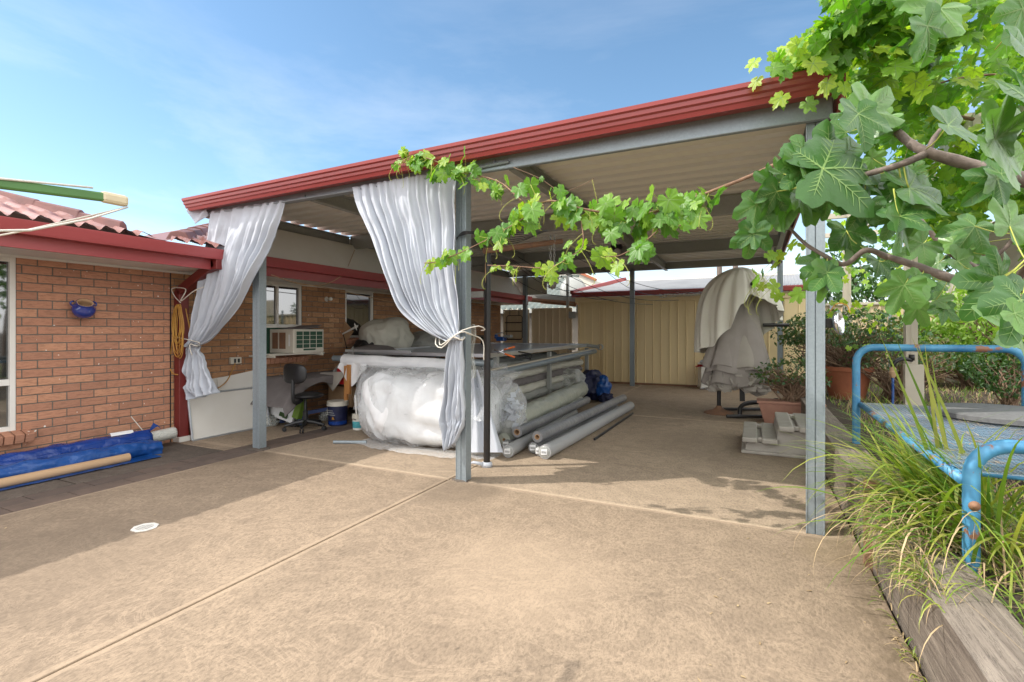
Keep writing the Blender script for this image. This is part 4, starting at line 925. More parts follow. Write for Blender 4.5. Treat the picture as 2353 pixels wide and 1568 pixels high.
# round floor drain
dr_ = thing('floor_drain', onZ(333,1213), 'white octagonal plastic floor drain set in the driveway', 'drain')
c_ = onZ(333,1213); b = MB(); ro = .082
for k in range(8):
    a0, a1 = R(22.5+45*k), R(67.5+45*k); P_ = lambda a, r_: c_ + Vector((r_*math.cos(a), r_*math.sin(a), 0))
    b.prism([P_(a0,ro), P_(a1,ro), P_(a1,.056), P_(a0,.056)], (0,0,.006))
b.build('rim', M['white_paint'], dr_, bevel=.001)
b = MB()
for k in range(-3, 4): h_ = math.sqrt(max(0,.055**2-(k*.018)**2)); b.obox(c_+Vector((k*.018,0,.003)), (.004, 2*h_, .004)); b.obox(c_+Vector((0,k*.018,.0034)), (2*h_, .004, .004))
b.build('grate', M['white_paint'], dr_)
b = MB(); b.disc(c_+Vector((0,0,.0012)), .06); b.build('sump', M['black'], dr_)
# clothes hoist arm
ho = thing('clothes_hoist', (-2.17, -.75, 0), 'green rotary clothes hoist arm with white lines reaching in from the left', 'clothes hoist')
hub = Vector((-2.17, -.75, 1.72)); tips = []
for k, dv in enumerate(((0,1,0),(-1,0,0),(0,-1,0),(1,0,0))):
    tip = hub + Vector(dv)*1.84; tip.z = 1.875; tips.append(tip); b = MB(); q_ = tip-Vector(dv)*.07
    b.beam(hub, q_, .026, .032); b.build('arm', M['green_paint'], ho, bevel=.006)
    b = MB(); b.beam(tip-Vector(dv)*.09, tip, .032, .042); b.build('arm_cap', M['beige_plastic'], ho, bevel=.012)
b = MB(); b.tube([(-2.17,-.75,0),(-2.17,-.75,1.74)], .028, 16); b.build('mast', M['green_paint'], ho, smooth='auto')
b = MB()
for k in range(4):
    for f_ in (1.0,):
        p, q_ = hub.lerp(tips[k], f_), hub.lerp(tips[(k+1)%4], f_); p = p+Vector((0,0,.03 if f_ < 1 else -.02)); q_ = q_+Vector((0,0,.03 if f_<1 else -.02)); b.tube([p.lerp(q_, t_/8)-Vector((0,0,(.30 if f_ == 1.0 else .08)*math.sin(math.pi*t_/8))) for t_ in range(9)], .0035, 5)
e = hub.lerp(tips[0], .74); b.tube([e+Vector((.022*math.cos(a), 0, .038*math.sin(a))) for a in [k*.7 for k in range(10)]], .005, 5)
b.tube([tips[0]+Vector((.016,-.12,.022)), hub.lerp(tips[0],.74)+Vector((.016,0,.012)), hub.lerp(tips[0],.4)+Vector((.016,0,.028)), hub+Vector((.016,.2,.03))], .004, 5)
b.build('line', M['rope'], ho, smooth=True)
# ================================================================ cutting table
TX0, TX1, TY0, TY1, TZ = -5.55, -3.23, 5.92, 10.45, 1.04
tb = thing('cutting_table', ((TX0+TX1)/2, (TY0+TY1)/2, 0), 'long cutting table with blue-grey top on a galvanised steel frame', 'table')
b = MB(); b.grid(lambda u, v: (lerp(TX0, TX1, u), lerp(TY0, TY1, v), TZ+.03*v+.012), 4, 6); b.box((TX0,TY0,TZ-.008),(TX1,TY1,TZ)); 
b.build('top', mat('blue_grey_laminate', (.46,.55,.63), (.42,.50,.58), 1.5, .22), tb)
b = MB()
b.beam((TX1,TY0,TZ+.0),(TX1,TY1,TZ+.03),.035,.06); b.beam((TX0,TY0,TZ),(TX0,TY1,TZ+.03),.035,.06); b.beam((TX0,TY0,TZ),(TX1,TY0,TZ),.035,.05); b.beam((TX0,TY1,TZ+.03),(TX1,TY1,TZ+.03),.035,.05)
b.build('edge_trim', M['alu'], tb, bevel=.004)
for (x, y) in ((TX1+.0,TY0+.25),(TX1+.0,8.18),(TX1+.0,TY1-.08),(TX0,TY0+.2),(TX0,8.18),(TX0,TY1-.08)):
    b = MB(); b.box((x-.035,y-.035,0),(x+.035,y+.035,TZ-.03)); b.build('leg', M['galv_dark'], tb, bevel=.004)
b = MB(); b.tube([(TX1+.10,TY0-.1,.80),(TX1+.13,TY1+.1,.93)], .045, 16); b.build('side_roller', M['galv'], tb, smooth='auto')
b = MB(); b.beam((TX1+.07,TY0-.1,.855),(TX1+.10,TY1+.1,.985),.06,.02); b.build('side_rail', M['pergola'], tb)
for y, z in ((TY0+.25,.80),(8.18,.87),(TY1-.08,.93)): b = MB(); b.box((TX1+.0,y-.02,z-.02),(TX1+.14,y+.02,z+.02)); b.build('bracket', M['galv_dark'], tb)
b = MB(); b.tube([(TX1+.02,TY1-.1,TZ+.02),(TX1+.28,TY1-.1,TZ-.01)], .035, 12); b.lathe([(.05,-.05),(.06,-.05),(.06,.05),(.05,.05)], (TX1+.30,TY1-.1,TZ-.01), 18, axis=(0,1,0)); b.build('roller_end', M['galv_dark'], tb, smooth='auto')
b = MB(); b.tube([(TX0-.25,5.72,.955),(TX1+.18,5.72,.955)], .045, 16); b.build('front_pipe', M['galv'], tb, smooth='auto')
# white fabric roll on the front pipe
def wr(u, v):
    x = lerp(TX0-.02, -3.45, u); a = v*2*math.pi
    r_ = .088*(1+.10*N3((x*2.2, math.cos(a)*1.5, math.sin(a)*1.5), 1.3)+.05*math.sin(x*8+a*2)) ; return (x, 5.70+r_*math.cos(a), .93+r_*math.sin(a)*1.05-.03*u)
b = MB(); b.grid(wr, 120, 28); fr_ = tag(b.build('white_fabric_roll', M['cotton'], smooth=True, loc=(-4.5,5.7,.93)), 'bright white fabric wound round the pipe at the front end of the cutting table', 'fabric roll')
def flapf(u, v):
    x = lerp(-5.56, -5.05, u) ; z = .90 - v*(.32*(1-abs(u-.5)*1.7)+.02); return (x+.05*v*(u-.5), 5.60-.02*v+.02*math.sin(u*13), z)
b = MB(); b.grid(flapf, 26, 16); b.build('loose_flap', M['cotton'], fr_, smooth=True)
# white soft bundle inside a plastic sheet
bd = thing('wrapped_bundle', (-3.7, 5.2, 0), 'big bundle of white wadding wrapped in clear plastic at the front of the cutting table', 'bundle')
def lump(cx, cy, cz, rx, ry, rz, am, sc, seed, sub=5):
    m_ = MB()
    def fn(q, p):
        n_ = N3(p, sc, seed); f_ = 1-abs(N3(p, sc*2.2, seed+7))*2
        return q*(1+am*n_+am*.32*f_+am*.12*N3(p, sc*6, seed))
    m_.ball((cx,cy,cz), (rx,ry,rz), sub, fn)
    for i, v in enumerate(m_.v):
        if v.z < .012: v.z = .012+.01*abs(N3(v, 3))
    return m_
def pillow(gx, gy, gz, off, fn, nu=150, nv=110):
    m_ = MB()
    def f(u, v):
        a = v*2*math.pi; ex = max(0, 1-abs(2*u-1)**5)**.35; c_, s_ = math.cos(a), math.sin(a)
        sc_ = lambda t, e: math.copysign(abs(t)**e, t)
        q = Vector((0, gy[0]+sc_(c_,.52)*(gy[1]+off)*ex, gz[0]+sc_(s_,.50)*(gz[1]+off)*(.25+.75*ex)*(1-.10*u)))
        x0_ = -4.36-off-(q.y-4.74)*.9; q.x = lerp(x0_, -2.72+off*2, u)
        n_ = fn(q, u, a); q += Vector((0, c_*n_, s_*n_)); q.z = max(q.z, .012+.006*abs(N3(q*8))); return q
    m_.grid(f, nu, nv); return m_
def wad(q, u, a):
    l = math.exp(-((u-.22)/.20)**2)     # crumpled heap on the left, long folds on the right
    d = abs(N3(q*3.3)); d2 = abs(N3(q*8+Vector((3,0,0))))
    fold = math.sin(q.x*4+q.z*16+q.y*3+3*N3(q*1.6))
    return .11*N3(q*1.7) + l*(.19*(.35-d)+.05*(.3-abs(N3(q*6)))) + (1-l)*(.034*fold+.012*math.sin(q.x*9+q.z*31+4*N3(q*2))) 
pillow(None, (5.19,.43), (.42,.39), 0, wad).build('wadding', M['cotton'], bd, smooth=True)
def crease(q, u, a):
    return .04*N3(q*1.5+Vector((5,1,0))) + .03*(.3-abs(N3(Vector((q.x*4.5+q.z*1.5,q.y*2,q.z*1.1)))))*2 + .022*math.sin(q.x*15+2.5*N3(q*2)+q.z*2)*max(0,q.z*1.6-.1)
b = pillow(None, (5.17,.47), (.43,.42), .03, crease)
b.build('plastic_sheet', M['film'], bd, smooth=True)
def skirt(u, v):
    x = lerp(-5.02, -2.55, u); z = lerp(.88, .40, v); y = 5.60 - .88*math.sin(v*1.4)**.9
    x = lerp(-5.15+.68*math.sin(v*1.4)**.9, -2.55, u)
    return (x+.03*N3((v*4,u*5,2)), y-.04*N3((u*6,v*3,1))+.02*math.sin(u*52+4*N3((u*3,v*2,0)))*v, z)
b = MB(); b.grid(skirt, 120, 40); b.build('plastic_sheet', M['film'], bd, smooth=True)
b = MB(); b.grid(lambda u, v: (lerp(-4.40,-2.50,u), lerp(4.95,4.62,v)+.06*N3((u*6,0,0))-.12*math.sin(math.pi*u), .012+.03*abs(N3((u*14, v*4, 2)))*v), 90, 10); b.build('plastic_hem', M['film'], bd, smooth=True)
# bag of offcuts at the corner
bg_ = thing('scrap_bag', (-2.75, 5.5, .3), 'clear plastic bag of white fabric offcuts hanging at the corner behind the black pole', 'bag')
b = lump(-2.60,5.40,.44,.17,.20,.27,.35,1.8,21,4); b.build('bag', M['film'], bg_, smooth=True)
b = MB()
for k in range(70):
    p = Vector((-2.62,5.42,.42)) + Vector((random.gauss(0,.065), random.gauss(0,.07), random.gauss(-.03,.09))); b.obox(p, (random.uniform(.05,.12), random.uniform(.04,.08), .004), (random.uniform(-1.5,1.5), random.uniform(-1.5,1.5), random.uniform(0,6)))
b.build('offcut', M['fabric_w'], bg_)
bpy.data.objects['offcut']['kind'] = 'stuff'
b = lump(-2.70,5.55,.22,.20,.25,.22,.2,1.2,31,4); tag(b.build('grey_sack', M['fabric_gr'], smooth=True, loc=(-2.7,5.5,0)), 'grey sack slumped below the bag of offcuts', 'sack')
def hang(u, v):
    return onY(lerp(1075,1098,u)+lerp(0,58,u)*v, lerp(850,1040,v), 4.72+.05*math.sin(u*11+v*2)+.2*(1-v))
cloth('hanging_sheet', hang, M['fabric_w'], 'white sheet hanging down just behind the middle carport post', nu=40, nv=50, loc=(-2.4,4.5,.5), solid=0)
def hang2(u, v): return onY(lerp(1074,1092,u)+3*math.sin(v*9), lerp(745,870,v), 4.25+.02*math.sin(u*15))
cloth('plastic_strip', hang2, M['film2'], 'narrow strip of milky plastic hanging beside the middle carport post', 'plastic strip', nu=12, nv=20, loc=(-2.3,4.2,1.1), solid=0)
# stacked fabric bolts under the table
BOLT = [(.10,.11,'fabric_gr','bottom grey fabric bolt in the stack under the table'),(.215,.09,'fabric_l','pale bolt above the bottom grey one in the stack under the table'),(.325,.10,'fabric_gr','thick mid-grey folded bolt in the stack under the table'),
        (.45,.095,'fabric_c','cream wrapped bolt at mid height of the stack under the table'),(.57,.10,'fabric_d','dark brown-grey bolt in the stack under the table'),(.695,.10,'fabric_c','cream bolt just under the metal roller of the table'),(.835,.11,'fabric_gr','topmost grey-green bolt right under the table top')]
for k, (z, r_, m_, lab) in enumerate(BOLT):
    ye = [10.0,9.2,9.6,9.9,10.2,10.3,10.2][k]; ys = [6.3,6.15,6.2,6.05,6.0,5.98,6.1][k]; x = -3.36+[.06,.03,.04,.0,-.02,-.03,-.06][k]
    s_ = rollthing('', [(x,ys,z),(x+.02*math.sin(k),(ys*2+ye)/3,z-.012),(x-.02,(ys+ye*2)/3,z+.008),(x+.01,ye,z+.005)], r_, None, None, None, noise_=.14, seed=k*5, flat=.72, nseg=90, seg=28)
    tag(s_.build('fabric_bolt', M[m_], smooth='auto', loc=(x,ys,z)), lab, 'fabric bolt', 'fabric bolts stacked under the cutting table')
    for j in range(2):      # deeper bolts behind the front column fill the space under the table
        if k % 2 == j % 2:
            xx = x-.45-.5*j; s_ = rollthing('', [(xx,ys+.3,z),(xx,8,z),(xx,ye-.2,z)], r_*1.15, None, None, None, noise_=.1, seed=k, flat=.8, nseg=20, seg=16)
            tag(s_.build('fabric_bolt', M[m_], smooth='auto', loc=(xx,ys,z)), 'fabric bolt deeper under the cutting table, hidden behind the column of bolts in front', 'fabric bolt', 'fabric bolts deep under the cutting table')
for k, (y, z, r_, lab) in enumerate(((6.25,.62,.15,'clear plastic film bunched at the near end of the cream bolt'),(6.35,.36,.15,'clear plastic film bunched at the near end of the middle bolts'),(9.4,.36,.24,'milky plastic film heaped at the far end of the bolts'),(6.15,.84,.10,'clear plastic film puffed out of the topmost bolt'))):
    b = lump(-3.26,y,z,.16 if k != 2 else .3,r_*1.6,r_,.4,1.8,40+k*3,4); tag(b.build('plastic_wrap', M['film'] if k != 2 else M['film2'], smooth=True, loc=(-3.26,y,z)), lab, 'plastic wrap', 'plastic wrap on the fabric bolts')
# rolls on the floor
def floor_roll(name, a, c, r_, m, label, core=None, endlabel=False, nz_=.015, wrap=None, ridge=0):
    a, c = Vector(a), Vector(c); t = thing(name, (a+c)/2, label, 'fabric roll', 'fabric rolls lying beside the cutting table')
    s_ = rollthing('', [a, a.lerp(c,.33)+Vector((0,0,-.004)), a.lerp(c,.66), c], r_, None, None, None, noise_=nz_, seed=a.x*7, nseg=110, seg=32, ends=core is None, ridge=ridge)
    d_ = (c-a).normalized()
    if core:
        s_.lathe([(r_*1.0,0),(core*1.0,-.001)], a, 32, axis=d_)
    s_.build('roll', M[m], t, smooth='auto')
    if core: q = MB(); q.lathe([(core, 0.006), (core, -.006), (core*.78, -.006), (core*.76, .3), (0,.3)], a, 24, axis=d_); q.build('core', M['card'], t, smooth='auto')
    if endlabel:
        q = MB(); q.lathe([(0,-.012),(r_*.5,-.010),(r_*.85,-.004),(r_*.99,.03)], a, 28, axis=d_); q.build('film_cap', M['film2'], t, smooth=True)
        q = MB(); sd_ = d_.cross(Vector((0,0,1))).normalized(); cc = a-d_*.016; q.add([cc-sd_*.035-Vector((0,0,.03)), cc+sd_*.035-Vector((0,0,.02)), cc+sd_*.035+Vector((0,0,.04)), cc-sd_*.035+Vector((0,0,.03))], [(0,1,2,3)])
        lb_ = q.build('label', M['paperwhite'], t); q = MB()
        for k in range(7): e = cc-d_*.001+sd_*(-.026+.008*k); q.add([e-Vector((0,0,.012)), e+sd_*.004-Vector((0,0,.012)), e+sd_*.004+Vector((0,0,.012)), e+Vector((0,0,.012))], [(0,1,2,3)])
        q.build('barcode', M['black'], lb_)
    return t
M['roll_light'] = mat('light_grey_roll', (.36,.36,.36), (.31,.31,.31), 2, .38, bscale=5, bstr=.2, bdist=.01)
M['roll_silver'] = mat('silver_grey_roll', (.24,.24,.245), (.16,.16,.165), 2, .3, bscale=9, bstr=.7, bdist=.02)
M['roll_green'] = mat('off_white_wrapped_roll', (.42,.43,.36), (.33,.34,.28), 3, .3, bscale=9, bstr=.8, bdist=.03)
floor_roll('fabric_roll', (-2.02,4.98,.078), (-1.93,8.70,.078), .074, 'roll_light', 'long smooth light grey roll with a film-capped end, outermost on the concrete', endlabel=True)
floor_roll('fabric_roll', (-2.155,5.10,.205), (-2.06,8.75,.20), .062, 'roll_silver', 'dark silver roll with an open cardboard core, resting on top of the labelled rolls', core=.030, ridge=.05, nz_=.04)
floor_roll('fabric_roll', (-2.46,5.22,.21), (-2.55,8.2,.20), .062, 'roll_silver', 'grey roll with a large open cardboard core, left of the dark silver roll', core=.036, nz_=.02)
floor_roll('fabric_roll', (-2.40,4.86,.072), (-2.58,7.6,.072), .068, 'roll_light', 'short pale roll with film-capped end, leftmost on the concrete near the black pole', endlabel=True)
floor_roll('fabric_roll', (-2.22,5.14,.07), (-2.22,8.3,.07), .062, 'roll_silver', 'grey roll with a white label at its end, under the open cardboard cores', endlabel=True)
floor_roll('fabric_roll', (-2.115,5.06,.062), (-2.10,8.4,.062), .055, 'roll_silver', 'slim grey roll with a barcode label, tucked against the outermost light grey roll', endlabel=True)
floor_roll('fabric_roll', (-2.64,5.25,.10), (-2.75,8.4,.16), .075, 'roll_green', 'off-white wrapped roll with loose spiral end behind the pale short roll', nz_=.05, ridge=.05, core=.02)
floor_roll('fabric_roll', (-2.72,5.6,.24), (-2.86,8.8,.30), .14, 'roll_green', 'fat off-white roll wrapped in crinkled clear plastic, leaning on the stack', nz_=.07, ridge=.10)
floor_roll('fabric_roll', (-2.58,5.18,.06), (-2.9,7.6,.06), .05, 'roll_silver', 'dark grey roll end low behind the pale short roll', endlabel=True)
b = MB(); b.tube([(-1.80,6.1,.016),(-1.80,8.3,.016)], .016, 8); tag(b.build('black_strip', M['black'], loc=(-1.8,6.5,0)), 'thin black strip on the concrete right of the long light grey roll', 'strip')
# navy bag bundle at the far end
nb = thing('navy_bag', (-2.55, 10.4, 0), 'slumped navy blue bag beyond the far end of the cutting table', 'bag')
lump(-2.93,9.75,.27,.27,.3,.30,.35,1.8,61).build('body', M['navy'], nb, smooth=True)
b = lump(-2.66,9.65,.24,.13,.16,.24,.35,2.2,64,4); tag(b.build('blue_bag', M['blue_tarp2'], smooth=True, loc=(-2.4,10.5,0)), 'small lighter blue bag leaning on the navy bag', 'bag')
b = lump(-2.58,9.5,.08,.13,.14,.08,.5,2.2,67,4); tag(b.build('navy_cloth', M['navy'], smooth=True, loc=(-2.1,10.3,0)), 'crumpled navy cloth on the concrete in front of the blue bag', 'cloth')
# spring clamp on the table edge
cl = thing('spring_clamp', (TX1+.05, 6.3, 1.02), 'orange-tipped spring clamp gripping the near corner of the cutting table', 'clamp')
q = onX(1150, 808, TX1+.06)
b = MB(); b.tube([q+Vector((-.10,0,.02)), q+Vector((.0,0,.0)), q+Vector((.12,0,-.05))], .012, 6); b.tube([q+Vector((-.08,0,-.05)), q, q+Vector((.12,0,.05))], .012, 6); b.build('jaw', M['chrome'], cl, smooth=True)
for dz in (-.06, .055): b = MB(); b.tube([q+Vector((.06,0,dz*.5)), q+Vector((.22,0,dz*1.25))], .014, 6); b.build('handle', mat('orange_plastic', (.75,.16,.03), None, 5, .4), cl, smooth=True)
b = MB(); b.tube([q+Vector((.25,.05,.0)), q+Vector((.45,.05,-.03)), q+Vector((.42,.08,-.1)), q+Vector((.26,.05,-.05))], .012, 6); tag(b.build('black_clip', M['black'], loc=q), 'black clip hooked beside the orange clamp on the table edge', 'clip')
b = MB(); b.beam((-5.62,5.78,1.075),(-4.4,5.78,1.075),.02,.035); tag(b.build('metal_ruler', M['alu'], loc=(-5,5.8,1.07)), 'long aluminium ruler on the front edge of the cutting table', 'ruler')
# orange timber boards at the left end of the table
for k, (x, z0, z1) in enumerate(((-5.46,.25,.86),(-5.37,.45,.88))):
    b = MB(); b.box((x,5.58-.04*k,z0),(x+.055,5.62-.04*k,z1)); tag(b.build('timber_board', M['wood_orange'], bevel=.004, loc=(x,5.7,z0)), ['longer orange-brown board propped at the left end of the table','shorter orange-brown board propped at the left end of the table'][k], 'board')
rb = thing('parts_bin', (-5.5,6.3,.7), 'red plastic parts bin on the left end of the cutting table', 'bin')
b = MB(); b.box((-5.74,5.72,.56),(-5.60,5.84,.66)); b.box((-5.74,5.72,.68),(-5.60,5.84,.80)); b.build('tray', M['redplastic'], rb, bevel=.01)
def pat(u, v):
    p = onY(836-20, 905, 5.9); a, bb, c_ = onY(722,925,5.7), onY(812,920,5.75), onY(797,795,5.95)
    d_ = onY(766,1000,5.7)
    top = onY(735,918,5.75).lerp(onY(795,845,5.95), u); bot = onY(752,940,5.7).lerp(onY(830,860,5.72), u)
    return top.lerp(bot, v) + Vector((0,.02*math.sin(u*9+v*4),0))
cloth('embroidered_cloth', lambda u, v: onY(lerp(1110,1282,u)*.332+367.6, (lerp(lerp(918,912,u), lerp(930,1048,min(1,2*u)) if u < .5 else lerp(1048,930,(u-.5)*2), v))*.332+551.5, 5.62+.02*math.sin(u*8)), M['fabric_l'], 'pale cloth corner with grey embroidery hanging off the end of the workbench', nu=24, nv=14, loc=(-5.6,5.6,.6))
cloth('grey_drape', lambda u, v: onY(lerp(738,812,u), lerp(lerp(855,795,u), lerp(858,848,u)+12, v), 5.80+.06*math.sin(u*10)) + Vector((0,.25*(1-u),0)), M['fabric_gr'], 'pale grey drape sloping down from the roller to the workbench', nu=30, nv=18, loc=(-5.5,5.8,.9))
b = MB(); b.tube([(-4.62,4.55,.02),(-4.25,4.72,.02)], .02, 10); tag(b.build('pipe_offcut', M['galv'], smooth='auto', loc=(-4.5,4.6,0)), 'short grey pipe lying on the concrete at the left of the wrapped bundle', 'pipe')
# rear bench with covered machines
rbn = thing('sewing_bench', (-6.0, 7.9, 0), 'long dark bench along the brick wall behind the cutting table', 'bench')
b = MB(); b.box((-6.42,6.6,.86),(-5.6,9.4,.90)); b.build('top', M['fabric_d'], rbn)
for (x, y) in ((-6.38,6.65),(-5.65,6.65),(-6.38,9.3),(-5.65,9.3)): b = MB(); b.box((x,y,0),(x+.05,y+.05,.86)); b.build('leg', M['black'], rbn)
def cover(cx, cy, cz, rx, ry, rz, m, seed, label, am=.22):
    b = lump(0,0,0,1,1,1,0,1,0,5); b.v = []; q = MB()
    def fn(v, p):
        f_ = (1-abs(N3((p.x*1.5+seed, p.y*1.5, p.z*.6), 2))*2); s_ = v*(1+am*N3(p, 1.4, seed)+.07*f_+.03*N3(p,7,seed)); s_.z = max(s_.z, -rz*.55); return s_
    q.ball((cx,cy,cz), (rx,ry,rz), 5, fn); return tag(q.build('machine_cover', m, smooth=True, loc=(cx,cy,cz)), label, 'machine cover', 'covered sewing machines on the bench')
cover(-5.98,7.18,1.26,.40,.50,.34,M['fabric_c'],3,'large cream cloth cover with a rounded top over a machine, below the house window')
cover(-5.85,8.35,1.12,.42,.62,.24,M['fabric_gr'],8,'dull green-grey cover over a machine, behind the right curtain')
cover(-5.75,6.55,1.00,.40,.45,.13,M['fabric_d'],12,'low heap of dark brown cloth in front of the cream machine cover')
ts = thing('thread_stand', (-5.45,6.9,1.05), 'metal thread stand with two grey cones and a red clip above the table', 'thread stand')
q = onY(881, 830, 6.9); t_ = onY(881, 745, 6.9); b = MB(); b.tube([q, t_], .010, 6); b.tube([onY(862,812,6.9), onY(890,806,6.9)], .008, 6); b.build('stand', M['galv_dark'], ts)
for px_ in (863, 874): q = onY(px_, 806, 6.88); b = MB(); b.lathe([(0,0),(.028,0),(.012,.13),(0,.13)], q, 12); b.build('thread_cone', M['fabric_gr'], ts, smooth='auto')
q = onY(877, 751, 6.88); b = MB(); b.box((q.x-.03,q.y-.02,q.z-.05),(q.x+.03,q.y+.02,q.z+.03)); b.build('clip', M['redplastic'], ts, bevel=.01)
# cardboard square on a stalk
cq = thing('cardboard_sign', onY(788,770,6.6), 'square brown card held diagonally on a thin stalk against the brick wall', 'card')
Y_ = 6.6; b = MB(); b.prism([onY(766,774,Y_), onY(789,738,Y_+.05), onY(809,762,Y_+.05), onY(786,797,Y_)], (.01,.03,0)); b.build('card', M['card'], cq)
b = MB(); b.tube([onY(788,765,Y_-.05), onY(799,810,Y_+.1)], .008, 6); b.build('stalk', M['blackm'], cq)
b = MB(); b.tube([onY(787,768,Y_-.06), onY(821,750,Y_-.06)], [.012,.02], 6); st = onY(817,751,Y_-.08)
for k in range(4): a = k*math.pi/2+.4; b.tube([st, st+Vector((.075*math.cos(a),0,.075*math.sin(a)))], [.02,.001], 6)
tag(b.build('star_wand', M['white_paint'], loc=st), 'small white star wand stuck in front of the brown card', 'wand')
b = lump(-6.1,6.72,1.0,.22,.2,.2,.3,2,77,4); tag(b.build('black_machine', M['black'], smooth=True, loc=(-6.1,6.7,1)), 'black sewing machine body under the brown card', 'machine')
for k in range(4):
    x_ = (-5.95+.12*k); b = MB(); b.lathe([(0,0),(.04,0),(.045,.02),(.04,.10),(0,.10)], (x_,9.0+.12*k,1.28), 12); tag(b.build('thread_spool', M[['fabric_d','black','bush','navy'][k]], smooth='auto', loc=(x_,9,1.28)), 'small dark spool on the shelf behind the right curtain', 'spool', 'dark spools behind the curtain')
b = MB(); b.box((-6.1,8.85,1.24),(-5.3,9.55,1.28)); b.box((-6.1,8.85,.9),(-6.05,8.9,1.24)); b.box((-5.35,9.5,.9),(-5.3,9.55,1.24)); tag(b.build('shelf', M['black'], loc=(-5.8,9.2,.9)), 'dark shelf with spools behind the right curtain', 'shelf')
# vice behind the table
vi = thing('bench_vice', onY(1152, 778, 10.3), 'small blue bench vice standing on the far end of the cutting table', 'vice')
q = onY(1152, 784, 10.2); q.z = max(q.z, 1.09); b = MB(); b.box((q.x-.10,q.y-.08,q.z),(q.x+.10,q.y+.08,q.z+.10)); b.box((q.x-.16,q.y-.05,q.z+.05),(q.x-.10,q.y+.05,q.z+.15)); b.build('body', M['blue_tarp2'], vi, bevel=.02)
b = MB(); b.box((q.x+.10,q.y-.06,q.z+.08),(q.x+.26,q.y+.06,q.z+.14)); b.tube([(q.x-.1,q.y-.1,q.z+.16),(q.x+.1,q.y-.1,q.z+.2)], .014, 6); b.build('jaw', M['galv_dark'], vi, bevel=.01)
# ================================================================ black pole and rusty boom
bp_ = thing('black_pole', (-2.44,4.46,0), 'black steel pole with a bare tan patch near its top and a white wrapped foot', 'pole')
b = MB(); b.tube([(-2.44,4.46,0),(-2.43,4.46,2.16)], .034, 20); b.build('shaft', M['blackm'], bp_, smooth='auto')
b = MB(); b.lathe([(0,.0),(.055,.0),(.058,.03),(.05,.045),(.036,.05)], (-2.44,4.46,0), 16); b.tube([(-2.46,4.42,.03),(-2.55,4.38,.05),(-2.62,4.42,.02)], [.02,.015,.01], 6); b.build('foot_wrap', M['fabric_w'], bp_, smooth=True)
b = MB(); b.grid(lambda u, v: (-2.431+.0348*math.sin(R(-10)+R(26)*(u-.5)*math.sin(math.pi*(.04+.92*v))), 4.46-.0348*math.cos(R(-10)+R(26)*(u-.5)*math.sin(math.pi*(.04+.92*v))), lerp(1.86,2.08,v)), 6, 12); b.build('bare_patch', M['tan'], bp_, smooth=True)
b = MB(); b.box((-2.62,4.44,1.72),(-2.47,4.48,1.78)); b.build('cleat', M['galv_dark'], bp_)
bo = MB(); a, c = Vector((-2.42,4.46,2.19)), Vector((-2.02,5.5,2.42)); bo.tube([a+(a-c)*.05, c], .030, 18); bo.tube([c, c-(c-a)*.001, c-(c-a)*.1], [.030,.024,.024], 18, caps=False)
tag(bo.build('rusty_pipe', M['rust'], smooth='auto', loc=a), 'rusty horizontal pipe resting on top of the black pole', 'pipe')
chn = thing('chain', a.lerp(c,.8), 'steel chain looped over the rusty pipe with a dark rag tied at its end', 'chain')
p0 = a.lerp(c, .86)
for s_ in (-.022, .022):
    for k in range(10):
        q = p0 + Vector((s_, 0, .06-.042*k)); b = MB()
        ax_ = Vector((1,0,0)) if k % 2 else Vector((0,1,0))
        b.tube([q + ax_*.011*math.cos(t) + Vector((0,0,.027*math.sin(t))) for t in [j*math.pi/4 for j in range(8)]], .0045, 5, closed=True); b.build('link', M['galv_dark'], chn, smooth=True)
b = lump(p0.x,p0.y,p0.z-.44,.055,.05,.08,.5,2,90,4); b.build('rag', M['fabric_d'], chn, smooth=True)
# cables bunched on the middle post
b = MB(); q = onY(1070, 545, 3.95)
for k in range(7): b.tube(curve([q+Vector((-.14,.02,-.01*k)), q+Vector((0,-.07,.005*k)), q+Vector((.12,-.03,.01+.004*k)), q+Vector((.3+.02*k,.3,-.04+.02*k)), q+Vector((.34,1.2,.25))], 20), .0035, 5)
tag(b.build('cable_bundle', M['black'], loc=q), 'thin black cables strapped round the middle carport post', 'cable')
# ================================================================ fabric-covered exercise machine
O_ = Vector((-.22, 9.1, 0))
def loc3(x, y, z): return O_ + RV*x + FV*y + UV*z
gm = thing('exercise_machine', O_, 'black exercise machine frame standing under heaps of draped taupe fabric', 'exercise machine')
def tubepart(par, name, pts, r, m, n=10, seg=10): q = MB(); q.tube(curve([loc3(*p) for p in pts], n), r, seg); return q.build(name, m, par, smooth='auto')
tubepart(gm, 'foot_bar', [(-.40,-.45,.04),(.0,-.47,.04),(.62,-.50,.04)], .028, M['blackm'])
tubepart(gm, 'foot_bar', [(-.25,.25,.04),(.2,.25,.04),(.6,.25,.04)], .028, M['blackm'])
tubepart(gm, 'curved_frame', [(-.18,-.42,.05),(-.15,-.38,.17),(-.02,-.35,.23),(.22,-.33,.24),(.45,-.33,.23)], .035, M['blackm'])
b = MB(); c_ = loc3(.42,-.38,.14); b.beam(loc3(.42,-.45,.04), loc3(.42,-.35,.30), .07, .07, up=(1,0,0)); b.build('upright', M['blackm'], gm, bevel=.006)
b = MB(); b.beam(loc3(.1,.1,.2), loc3(.05,.1,2.2), .08, .08, up=(1,0,0)); b.build('mast', M['blackm'], gm)
tubepart(gm, 'handlebar', [(.35,-.1,1.47),(.75,-.12,1.47)], .03, M['blackm'])
